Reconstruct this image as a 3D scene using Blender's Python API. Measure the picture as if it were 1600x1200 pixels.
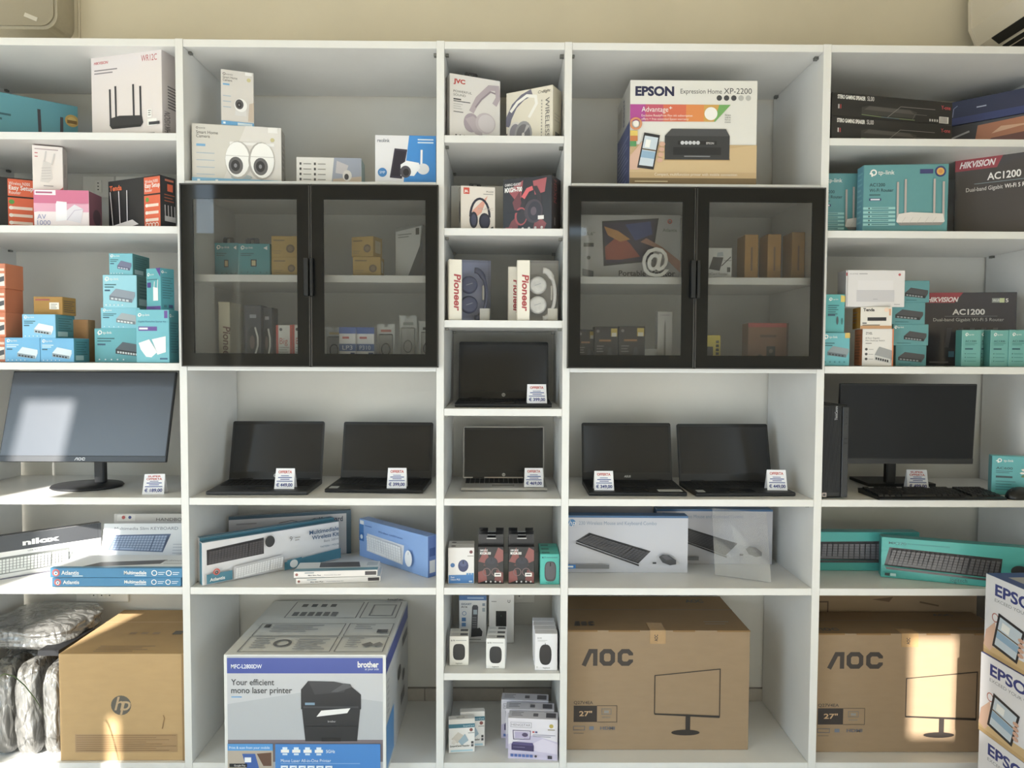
import bpy, bmesh, math, random
from mathutils import Vector, Matrix, noise
random.seed(7)
for o in list(bpy.data.objects): bpy.data.objects.remove(o, do_unlink=True)
sc = bpy.context.scene
COL = sc.collection
# ------------------------------------------------------------------ camera
YAW, PITCH, ROLL, FPX = math.radians(0.4977), math.radians(2.278), math.radians(0.2796), 1098.94
fw = Vector((math.sin(YAW)*math.cos(PITCH), math.cos(YAW)*math.cos(PITCH), -math.sin(PITCH)))
rt0 = Vector((math.cos(YAW), -math.sin(YAW), 0)); up0 = rt0.cross(fw)
rt = rt0*math.cos(ROLL) + up0*math.sin(ROLL); up = up0*math.cos(ROLL) - rt0*math.sin(ROLL)
cam = bpy.data.objects.new('camera', bpy.data.cameras.new('camera')); COL.objects.link(cam)
cam.matrix_world = Matrix(((rt.x, up.x, -fw.x, 0.0093), (rt.y, up.y, -fw.y, -2.2427), (rt.z, up.z, -fw.z, 1.3944), (0, 0, 0, 1)))
cam.data.sensor_width = 36; cam.data.lens = FPX/1600*36; cam.data.clip_start = 0.05
sc.camera = cam
# ------------------------------------------------------------------ light
sc.view_settings.view_transform = 'Standard'; sc.view_settings.look = 'None'
sc.view_settings.gamma = 1; sc.view_settings.use_curve_mapping = False
sc.view_settings.exposure = -0.08
world = bpy.data.worlds.new('sky'); sc.world = world; world.use_nodes = True
bg = world.node_tree.nodes['Background']; bg.inputs[0].default_value = (0.68, 0.85, 1.0, 1); bg.inputs[1].default_value = 7.0
SUN_AZ, SUN_EL = math.radians(14), math.radians(28)
sd = Vector((math.sin(SUN_AZ)*math.cos(SUN_EL), math.cos(SUN_AZ)*math.cos(SUN_EL), -math.sin(SUN_EL)))
sun = bpy.data.objects.new('sun', bpy.data.lights.new('sun', 'SUN')); COL.objects.link(sun)
sun.data.energy = 15; sun.data.angle = math.radians(0.6); sun.data.color = (1.0, 0.96, 0.89)
sun.rotation_euler = sd.to_track_quat('-Z', 'Y').to_euler(); sun.location = (-2, -6, 6)

# ------------------------------------------------------------------ materials
def lin(h):
    h = h.lstrip('#'); h = ''.join(q*2 for q in h) if len(h) == 3 else h; c = [int(h[i:i+2], 16)/255 for i in (0, 2, 4)]
    return [x/12.92 if x <= .04045 else ((x+.055)/1.055)**2.4 for x in c]
MATS = {}
def mat(col, rough=.5, metal=0, spec=.5, coat=0, noise_amt=0, scale=30, bump=0, bscale=80, name=None, stretch=(1,1,1)):
    k = (col, rough, metal, spec, coat, noise_amt, scale, bump, bscale, stretch)
    if k in MATS: return MATS[k]
    m = bpy.data.materials.new(name or ('mat_'+col.strip('#'))); m.use_nodes = True
    nt = m.node_tree; b = nt.nodes['Principled BSDF']; c = lin(col)
    b.inputs['Base Color'].default_value = (*c, 1); b.inputs['Roughness'].default_value = rough
    b.inputs['Metallic'].default_value = metal; b.inputs['Specular IOR Level'].default_value = spec
    b.inputs['Coat Weight'].default_value = coat; b.inputs['Coat Roughness'].default_value = .08
    if noise_amt or bump:
        tc = nt.nodes.new('ShaderNodeTexCoord'); mp = nt.nodes.new('ShaderNodeMapping'); mp.inputs['Scale'].default_value = stretch
        nt.links.new(tc.outputs['Object'], mp.inputs[0])
    if noise_amt:
        n = nt.nodes.new('ShaderNodeTexNoise'); n.inputs['Scale'].default_value = scale; n.inputs['Detail'].default_value = 5
        nt.links.new(mp.outputs[0], n.inputs['Vector'])
        r = nt.nodes.new('ShaderNodeValToRGB'); r.color_ramp.elements[0].position = .3; r.color_ramp.elements[1].position = .7
        r.color_ramp.elements[0].color = (*[x*(1-noise_amt) for x in c], 1); r.color_ramp.elements[1].color = (*[min(1, x*(1+noise_amt)) for x in c], 1)
        nt.links.new(n.outputs['Fac'], r.inputs[0]); nt.links.new(r.outputs[0], b.inputs['Base Color'])
    if bump:
        n2 = nt.nodes.new('ShaderNodeTexNoise'); n2.inputs['Scale'].default_value = bscale; n2.inputs['Detail'].default_value = 4
        nt.links.new(mp.outputs[0], n2.inputs['Vector'])
        bp = nt.nodes.new('ShaderNodeBump'); bp.inputs['Strength'].default_value = bump; bp.inputs['Distance'].default_value = .002
        nt.links.new(n2.outputs['Fac'], bp.inputs['Height']); nt.links.new(bp.outputs[0], b.inputs['Normal'])
    MATS[k] = m; return m
def glass(name, tint, rough=.02, ior=1.45, haze=0):
    m = bpy.data.materials.new(name); m.use_nodes = True; nt = m.node_tree; nt.nodes.clear()
    out = nt.nodes.new('ShaderNodeOutputMaterial'); mx = nt.nodes.new('ShaderNodeMixShader')
    tr = nt.nodes.new('ShaderNodeBsdfTransparent'); tr.inputs[0].default_value = (*tint, 1)
    gl = nt.nodes.new('ShaderNodeBsdfGlossy'); gl.inputs['Roughness'].default_value = rough
    fr = nt.nodes.new('ShaderNodeFresnel'); fr.inputs[0].default_value = ior
    nt.links.new(fr.outputs[0], mx.inputs[0]); nt.links.new(gl.outputs[0], mx.inputs[2])
    if haze:
        df = nt.nodes.new('ShaderNodeBsdfDiffuse'); df.inputs[0].default_value = (.8, .8, .82, 1)
        m2 = nt.nodes.new('ShaderNodeMixShader'); m2.inputs[0].default_value = haze
        nt.links.new(tr.outputs[0], m2.inputs[1]); nt.links.new(df.outputs[0], m2.inputs[2]); nt.links.new(m2.outputs[0], mx.inputs[1])
    else: nt.links.new(tr.outputs[0], mx.inputs[1])
    nt.links.new(mx.outputs[0], out.inputs[0]); return m
M_MEL = mat('#e3e2df', .35, spec=.4, noise_amt=.015, scale=12, bump=.03, bscale=300, name='white_melamine')
M_WALL = mat('#d9d0bb', .85, noise_amt=.04, scale=3, bump=.25, bscale=18, name='cream_plaster')
M_WHITEWALL = mat('#dad8d2', .85, noise_amt=.03, scale=4, bump=.3, bscale=16, name='pale_plaster')
M_SMOKE = glass('smoked_glass', (.83, .83, .815), .015, 1.34, .02)  # slight diffuse haze stands in for milky reflections on the panes
M_CLEAR = glass('clear_plastic', (.97, .97, .97), .05, 1.45, .03)
M_BLACKGLASS = mat('#1c1d1d', .05, spec=.28, name='black_glass_border')
M_BLACK = mat('#17181a', .45, noise_amt=.05, scale=60, name='black_plastic')
M_DARK = mat('#232427', .5, noise_amt=.05, scale=60, name='charcoal_plastic')
M_ALU = mat('#b9b6b0', .35, .7, name='silver_metal')
M_STEEL = mat('#8f8f8b', .3, .9, name='fitting_metal')
def cardboard(h): return mat(h, .8, spec=.2, noise_amt=.03, scale=16, bump=.04, bscale=120, stretch=(1, 1, 3))
def hexs(c): return '#'+''.join('%02x' % max(0, min(255, round(255*(12.92*x if x <= .0031308 else 1.055*x**(1/2.4)-.055)))) for x in c)
def gloss(h):
    c = lin(h); g = .3*c[0]+.59*c[1]+.11*c[2]        # printed ink, greyed and lifted to paint in a low-contrast haze
    return mat(hexs([.985*(.84*x+.16*g)+.012 for x in c]), .36, spec=.4)

# ------------------------------------------------------------------ object helpers
def link(o, parent=None):
    COL.objects.link(o)
    if parent is not None: o.parent = parent
    return o
def tag(o, label, cat, group=None):
    o['label'] = label; o['category'] = cat
    if group: o['group'] = group
    return o
def empty(name, label, cat, loc=(0, 0, 0), rz=0, group=None):
    o = bpy.data.objects.new(name, None); o.empty_display_size = .05; link(o); o.location = loc; o.rotation_euler = (0, 0, math.radians(rz))
    return tag(o, label, cat, group)
class MB:
    """collects vertices and faces with material slots; build() links ONE mesh object"""
    def __init__(s): s.v = []; s.f = []; s.mi = []; s.ms = []
    def slot(s, m):
        if m not in s.ms: s.ms.append(m)
        return s.ms.index(m)
    def add(s, vs, fs, m, M=None):
        o = len(s.v); i = s.slot(m)
        for q in vs:
            q = Vector(q); s.v.append(tuple(M @ q if M else q))
        for q in fs: s.f.append([o+k for k in q]); s.mi.append(i)
        return s
    def box(s, x0, y0, z0, x1, y1, z1, m, bev=0, M=None):
        if bev:
            bm = bmesh.new(); bmesh.ops.create_cube(bm, size=1)
            for q in bm.verts: q.co = Vector(((x0+x1)/2+q.co.x*(x1-x0), (y0+y1)/2+q.co.y*(y1-y0), (z0+z1)/2+q.co.z*(z1-z0)))
            bmesh.ops.bevel(bm, geom=list(bm.edges), offset=bev, segments=2 if bev > .004 else 1, affect='EDGES')
            vs = [q.co.copy() for q in bm.verts]; fs = [[q.index for q in f.verts] for f in bm.faces]; bm.free()
            return s.add(vs, fs, m, M)
        vs = [(x, y, z) for z in (z0, z1) for y in (y0, y1) for x in (x0, x1)]
        return s.add(vs, [(0, 2, 3, 1), (4, 5, 7, 6), (0, 1, 5, 4), (2, 6, 7, 3), (0, 4, 6, 2), (1, 3, 7, 5)], m, M)
    def prism(s, pts, d0, d1, m, axis='y', M=None):
        """polygon pts (a, b) extruded along an axis from d0 to d1"""
        n = len(pts); mk = {'y': lambda a, b, d: (a, d, b), 'z': lambda a, b, d: (a, b, d), 'x': lambda a, b, d: (d, a, b)}[axis]
        vs = [mk(a, b, d0) for a, b in pts]+[mk(a, b, d1) for a, b in pts]
        fs = [list(range(n))[::-1], list(range(n, 2*n))]+[(i, (i+1) % n, n+(i+1) % n, n+i) for i in range(n)]
        return s.add(vs, fs, m, M)
    def lathe(s, prof, m, seg=24, M=None, sx=1, sy=1):
        vs = []; fs = []
        for r, z in prof:
            for i in range(seg): a = 2*math.pi*i/seg; vs.append((r*math.cos(a)*sx, r*math.sin(a)*sy, z))
        for j in range(len(prof)-1):
            for i in range(seg): k = (i+1) % seg; fs.append((j*seg+i, j*seg+k, (j+1)*seg+k, (j+1)*seg+i))
        fs.append(list(range(seg))[::-1]); fs.append([(len(prof)-1)*seg+i for i in range(seg)])
        return s.add(vs, fs, m, M)
    def tube(s, pts, rad, m, seg=8, M=None, flat=1):
        pts = [Vector(q) for q in pts]; n = len(pts); vs = []; fs = []
        rads = rad if isinstance(rad, (list, tuple)) else [rad]*n
        for i, q in enumerate(pts):
            t = (pts[min(i+1, n-1)]-pts[max(i-1, 0)]).normalized()
            a = Vector((0, 0, 1)) if abs(t.z) < .9 else Vector((0, 1, 0)); u = t.cross(a).normalized(); w = u.cross(t)
            for k in range(seg): an = 2*math.pi*k/seg; vs.append(q+(u*math.cos(an)+w*math.sin(an)*flat)*rads[i])
        for i in range(n-1):
            for k in range(seg): k2 = (k+1) % seg; fs.append((i*seg+k, i*seg+k2, (i+1)*seg+k2, (i+1)*seg+k))
        fs.append(list(range(seg))[::-1]); fs.append([(n-1)*seg+k for k in range(seg)])
        return s.add(vs, fs, m, M)
    def build(s, name, parent=None, smooth=False, kind=None, label=None):
        me = bpy.data.meshes.new(name); me.from_pydata(s.v, [], s.f)
        for m in s.ms: me.materials.append(m)
        me.polygons.foreach_set('material_index', s.mi)
        if smooth: me.polygons.foreach_set('use_smooth', [True]*len(me.polygons))
        me.update(); o = bpy.data.objects.new(name, me); link(o, parent)
        if kind: o['kind'] = kind
        if label: o['label'] = label
        return o
def copy_tree(root, loc, rz=None, label=None, parent=None):
    c = root.copy(); COL.objects.link(c)
    if parent is not None: c.parent = parent
    else:
        c.location = loc
        if rz is not None: c.rotation_euler = (0, 0, math.radians(rz))
        if label: c['label'] = label
    for ch in list(root.children): copy_tree(ch, None, parent=c)
    return c

# ------------------------------------------------------------------ flat print on faces
TXT = {}
def text_shape(s, bold=0):
    k = (s, bold)
    if k not in TXT:
        cu = bpy.data.curves.new('t', 'FONT'); cu.body = s; cu.size = 1; cu.resolution_u = 3; cu.offset = bold
        ob = bpy.data.objects.new('t', cu); COL.objects.link(ob)
        me = bpy.data.meshes.new_from_object(ob.evaluated_get(bpy.context.evaluated_depsgraph_get()))
        vs = [(q.co.x/.72, q.co.y/.72) for q in me.vertices]; fs = [list(f.vertices) for f in me.polygons]
        bpy.data.objects.remove(ob); bpy.data.meshes.remove(me); bpy.data.curves.remove(cu)
        TXT[k] = (vs, fs)
    return TXT[k]
def r(u0, v0, u1, v1, c, g=None): return ('p', [(u0, v0), (u1, v0), (u1, v1), (u0, v1)], c, g)
def p(pts, c, g=None): return ('p', pts, c, g)
def e(u, v, ru, rv, c, g=None): return ('e', u, v, ru, rv, c, g)          # rv in heights; ru None = round
def se(u, v, ru, rv, c, n=3.2):   # rounded-rectangle outline
    sg = lambda q: math.copysign(abs(q)**(2/n), q)
    return p([(u+ru*sg(math.cos(a*math.pi/14)), v+rv*sg(math.sin(a*math.pi/14))) for a in range(28)], c)
def ln(pts, w, c, g=None): return ('l', pts, w, c, g)                     # w in heights
def ring(u, v, rad, w, c, g=None): return ('o', u, v, rad, w, c, g)
def t(u, v, s, txt, c, a='l', w=None, b=0, sh=0, rot=0, g='lettering'): return ('t', u, v, s, txt, c, a, w, b, sh, rot, g)
def bars(u0, v1, u1, n, dv, th, c):
    return [r(u0, v1-i*dv-th, u0+(u1-u0)*(1, .8, .93, .7, .86)[i % 5], v1-i*dv, c, 'fine_print') for i in range(n)]
def quad(q, a, b):
    (x0, y0), (x1, y1), (x2, y2), (x3, y3) = q
    return ((1-a)*(1-b)*x0+a*(1-b)*x1+a*b*x2+(1-a)*b*x3, (1-a)*(1-b)*y0+a*(1-b)*y1+a*b*y2+(1-a)*b*y3)
def kbd(q, base, key, rows=5, cols=16, num=True):
    """picture of a keyboard inside the quad q (bl, br, tr, tl)"""
    out = [p(list(q), base)]
    for i in range(rows):
        y0 = .06+.88*i/rows; y1 = .06+.88*(i+.8)/rows
        j = 0
        while j < cols:
            n = 5 if (i == 0 and j == 3) else 1
            x0 = .03+.94*j/cols; x1 = .03+.94*(j+n-.2)/cols
            if num and j >= cols*.72: x0 += .012; x1 += .012
            out.append(p([quad(q, x0, y0), quad(q, x1, y0), quad(q, x1, y1), quad(q, x0, y1)], key)); j += n
    return out
def router(u0, v0, u1, v1, body, ant, ants=(0, .18, .8, 1), bh=.3, shade=None, aw=.022):
    W = u1-u0; H = v1-v0; o = []
    for k, a in enumerate(ants):
        x = u0+W*(.03+.94*a); hh = v1 if 0 < k < len(ants)-1 else v1-.06*H
        o.append(ln([(x, v0+H*bh*.4), (x-.01*W, hh)], aw, ant))
    o.append(p([(u0, v0+H*bh*.35), (u0+.08*W, v0), (u1-.08*W, v0), (u1, v0+H*bh*.35), (u1-.04*W, v0+H*bh), (u0+.3*W, v0+H*bh*1.15), (u0+.05*W, v0+H*bh)], body))
    if shade: o.append(p([(u0+.02*W, v0+H*bh*.25), (u0+.08*W, v0), (u1-.08*W, v0), (u1-.02*W, v0+H*bh*.25)], shade))
    return o
def switchbox(u0, v0, u1, v1, topc, frontc, port='#1a1c20', n=5):
    W = u1-u0; H = v1-v0
    o = [p([(u0, v0+.5*H), (u0+.25*W, v1), (u1, v0+.75*H), (u1-.12*W, v0+.25*H)], topc), p([(u0, v0+.5*H), (u1-.12*W, v0+.25*H), (u1-.12*W, v0-.02*H), (u0, v0+.18*H)], frontc),
         p([(u1-.12*W, v0+.25*H), (u1, v0+.75*H), (u1, v0+.45*H), (u1-.12*W, v0-.02*H)], topc)]
    for i in range(n):
        a = u0+W*(.06+.74*i/n); b = a+W*.52/n; sl = -.25*H/(.88*W)
        y = lambda x: v0+.24*H+(x-u0)*sl*.9
        o.append(p([(a, y(a)), (b, y(b)), (b, y(b)+.14*H), (a, y(a)+.14*H)], port))
    return o
def mousepic(u, v, ru, rv, c, c2, rot=0):
    return [e(u, v, ru, rv, c), e(u, v+rv*.35, ru*.7, rv*.5, c2), ln([(u, v+rv*.3), (u, v+rv*.8)], rv*.12, '#0c0d10')]
def headphones(u0, v0, u1, v1, c, c2, c3=None, w=.045, wf=1):
    W = u1-u0; H = v1-v0
    arc = [(u0+W*(.5-.46*math.cos(math.pi*i/12)), v0+H*(.38+.6*math.sin(math.pi*i/12))) for i in range(13)]
    return [ln(arc, w, c), e(u0+.2*W, v0+.28*H, .2*W, .27*H, c), e(u0+.72*W, v0+.25*H, .27*W, .27*H, c), e(u0+.74*W, v0+.25*H, .2*W, .2*H, c2), e(u0+.2*W, v0+.28*H, .13*W, .19*H, c3 or c2)]
def printerpic(u0, v0, u1, v1, c='#2b2c2f', c2='#1c1d1f', c3='#45474b'):
    W = u1-u0; H = v1-v0
    return [p([(u0, v0+.03*H), (u1, v0+.03*H), (u1, v0+.78*H), (u0, v0+.78*H)], c), p([(u0, v0+.78*H), (u1, v0+.78*H), (u1-.06*W, v1), (u0+.1*W, v1)], c3),
            r(u0+.13*W, v0+.18*H, u0+.87*W, v0+.42*H, c2), r(u0+.3*W, v0+.12*H, u0+.7*W, v0+.15*H, '#8a8c90'), r(u0+.2*W, v0+.5*H, u0+.8*W, v0+.62*H, '#202124')]+[e(u0+W*(.27+.06*i), v0+.56*H, None, .02*H*3, '#c9cbd0') for i in range(5)]
def phonepic(q, frame='#2a2b30', screen='#c9d6e2', bar='#8fb3d1'):
    o = [p(list(q), frame), p([quad(q, .08, .08), quad(q, .92, .08), quad(q, .92, .92), quad(q, .08, .92)], screen), p([quad(q, .08, .3), quad(q, .92, .3), quad(q, .92, .5), quad(q, .08, .5)], bar),
         p([quad(q, .2, .6), quad(q, .5, .6), quad(q, .5, .82), quad(q, .2, .82)], '#f2f2ef'), p([quad(q, .08, .52), quad(q, .92, .52), quad(q, .92, .56), quad(q, .08, .56)], '#6b5d4d')]
    return o
def tplogo(u, v, s, c, asp, txt=True, ts=None):
    """pin-shaped mark of a ring with two small squares, then the word"""
    o = [ring(u+s*.75*asp, v+s*.6, s*.5, s*.26, c), p([(u, v+s*.25), (u+s*.55*asp, v+s*.25), (u+s*.55*asp, v+s*.55), (u, v+s*.55)], c), r(u+s*.3*asp, v-s*.2, u+s*.62*asp, v+s*.4, c)]
    if txt: o.append(t(u+s*1.6*asp, v+s*.2, ts or s*.55, 'tp-link', c))
    return o
def aoclogo(u0, v0, u1, v1, c, asp):
    """asp = height/width of the face; three heavy letters built from strokes"""
    W = u1-u0; H = v1-v0; th = H*.26; a = th*asp/2; b = th/2
    L = lambda s, k: u0+W*(s+.29*k)
    def rr(s, k0, k1):   # rounded rectangle path
        x0 = u0+W*s+a; x1 = u0+W*(s+.30)-a; y0 = v0+b; y1 = v1-b; q = H*.16; qa = q*asp
        return [(x1, y0+q), (x1-qa, y0), (x0+qa, y0), (x0, y0+q), (x0, y1-q), (x0+qa, y1), (x1-qa, y1), (x1, y1-q)]
    path = rr(.35, 0, 0)
    return [ln([(u0+a, v0), (u0+W*.17, v1-b), (u0+W*.31-a, v1-b), (u0+W*.31-a, v0)], th, c, 'logo'), ln(path+[path[0]], th, c, 'logo'),
            ln([(rr(.70, 0, 0)[0][0], v0+H*.38)]+rr(.70, 0, 0)+[(rr(.70, 0, 0)[0][0], v1-H*.38)], th, c, 'logo')]
def strip(pts, w):
    n = len(pts); L = []; R = []
    for i in range(n):
        q = Vector(pts[i]); d0 = (q-Vector(pts[i-1])).normalized() if i else None; d1 = (Vector(pts[i+1])-q).normalized() if i < n-1 else None
        if i == 0 and (Vector(pts[0])-Vector(pts[-1])).length < 1e-6 and n > 2: d0 = (q-Vector(pts[-2])).normalized()
        if i == n-1 and (Vector(pts[0])-Vector(pts[-1])).length < 1e-6 and n > 2: d1 = (Vector(pts[1])-q).normalized()
        d0 = d0 or d1; d1 = d1 or d0
        n0 = Vector((-d0.y, d0.x)); n1 = Vector((-d1.y, d1.x)); m = (n0+n1)
        m = m.normalized() if m.length > 1e-6 else n0
        k = min(2.0, 1/max(.35, m.dot(n0)))
        L.append(q+m*k*w/2); R.append(q-m*k*w/2)
    return L+R, [(i, i+1, n+i+1, n+i) for i in range(n-1)]
PRINT_STEP = .00012
def paint(parent, O, U, V, N, items, groups):
    """O origin, U and V full side vectors of the face, N outward normal"""
    O, U, V, N = Vector(O), Vector(U), Vector(V), Vector(N); wu = U.length; hv = V.length; uu = U/wu; vv = V/hv
    flat = []
    for it in items: flat += it if isinstance(it, list) else [it]
    for i, it in enumerate(flat):
        lift = N*PRINT_STEP*(i+1); k = it[0]; M3 = lambda x, y: O+uu*x+vv*y+lift
        if k == 'p': pts = [(a*wu, b*hv) for a, b in it[1]]; fs = [list(range(len(pts)))]; c = it[2]; g = it[3]
        elif k == 'e':
            _, u, v, ru, rv, c, g = it; rx = (ru*wu if ru else rv*hv); pts = [(u*wu+rx*math.cos(a*math.pi/10), v*hv+rv*hv*math.sin(a*math.pi/10)) for a in range(20)]; fs = [list(range(20))]
        elif k == 'l': _, q, w, c, g = it; pts, fs = strip([(a*wu, b*hv) for a, b in q], w*hv)
        elif k == 'o':
            _, u, v, rad, w, c, g = it; pts, fs = strip([(u*wu+rad*hv*math.cos(a*math.pi/9), v*hv+rad*hv*math.sin(a*math.pi/9)) for a in range(19)], w*hv)
        else:
            _, u, v, s, txt, c, al, w, b, sh, rot, g = it; vs, fs = text_shape(txt, b)
            if not vs: continue
            x0 = min(q[0] for q in vs); x1 = max(q[0] for q in vs); S = s*hv; sx = S
            if w: sx = w*(hv if rot else wu)/(x1-x0)
            off = {'l': x0, 'c': (x0+x1)/2, 'r': x1}[al]
            pts = []
            for a, bb in vs:
                X = (a-off)*sx+bb*S*sh; Y = bb*S
                if rot == -90: X, Y = Y, -X
                elif rot == 90: X, Y = -Y, X
                elif rot: cr, sr = math.cos(math.radians(rot)), math.sin(math.radians(rot)); X, Y = X*cr-Y*sr, X*sr+Y*cr
                pts.append((u*wu+X, v*hv+Y))
        if k != 't': pts = [(min(max(a, 0), wu), min(max(b, 0), hv)) for a, b in pts]   # print ends at the face's edge
        mb = groups.setdefault(g or 'printed_picture', MB())
        mb.add([M3(a, b) for a, b in pts], fs, gloss(c))
def finish(groups, parent):
    for g, mb in groups.items(): mb.build(g, parent, kind='stuff' if g == 'fine_print' else None)
def faces_of(w, d, h):
    return {'F': ((0, 0, 0), (w, 0, 0), (0, 0, h), (0, -1, 0)), 'R': ((w, 0, 0), (0, d, 0), (0, 0, h), (1, 0, 0)), 'L': ((0, d, 0), (0, -d, 0), (0, 0, h), (-1, 0, 0)), 'T': ((0, 0, h), (w, 0, 0), (0, d, 0), (0, 0, 1))}
def box_mesh(name, w, d, h, m, sides=None, bev=.0012):
    bm = bmesh.new(); bmesh.ops.create_cube(bm, size=1)
    for q in bm.verts: q.co = Vector(((q.co.x+.5)*w, (q.co.y+.5)*d, (q.co.z+.5)*h))
    bmesh.ops.bevel(bm, geom=list(bm.edges), offset=bev, segments=1, affect='EDGES')
    me = bpy.data.meshes.new(name); ms = [m]; me.materials.append(m)
    nrm = {'F': (0, -1, 0), 'R': (1, 0, 0), 'L': (-1, 0, 0), 'T': (0, 0, 1)}
    bm.normal_update()
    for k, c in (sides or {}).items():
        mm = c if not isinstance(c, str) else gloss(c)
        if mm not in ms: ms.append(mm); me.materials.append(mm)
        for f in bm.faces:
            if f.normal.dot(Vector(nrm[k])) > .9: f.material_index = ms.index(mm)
    bm.to_mesh(me); bm.free(); return me
def carton(name, label, cat, key, body, F=(), R=(), L=(), T=(), sides=None, group=None, tab=None, lean=0, dims=None):
    x, y, z, a, w, d, h = dims or P[key]
    m = gloss(body) if isinstance(body, str) else body
    o = bpy.data.objects.new(name, box_mesh(name, w, d, h, m, sides)); link(o); tag(o, label, cat, group)
    o.location = (x, y, z+.0006); o.rotation_euler = (math.radians(-lean), 0, math.radians(a))
    G = {}; fc = faces_of(w, d, h)
    for k, its in (('F', F), ('R', R), ('L', L), ('T', T)):
        if its: paint(o, *fc[k], list(its), G)
    finish(G, o)
    if tab:   # hanging tab with a slot: (u0, u1, height, colour)
        u0, u1, th, c = tab; b = MB(); W = (u1-u0)*w; x0 = u0*w
        b.prism([(x0, h-.001), (x0+W*.36, h-.001), (x0+W*.36, h+th*.75), (x0+W*.64, h+th*.75), (x0+W*.64, h-.001), (x0+W, h-.001), (x0+W, h+th*.8), (x0+W*.9, h+th), (x0+W*.1, h+th), (x0, h+th*.8)], d*.45, d*.45+.0015, gloss(c)); b.build('hanging_tab', o)
    return o
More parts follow.
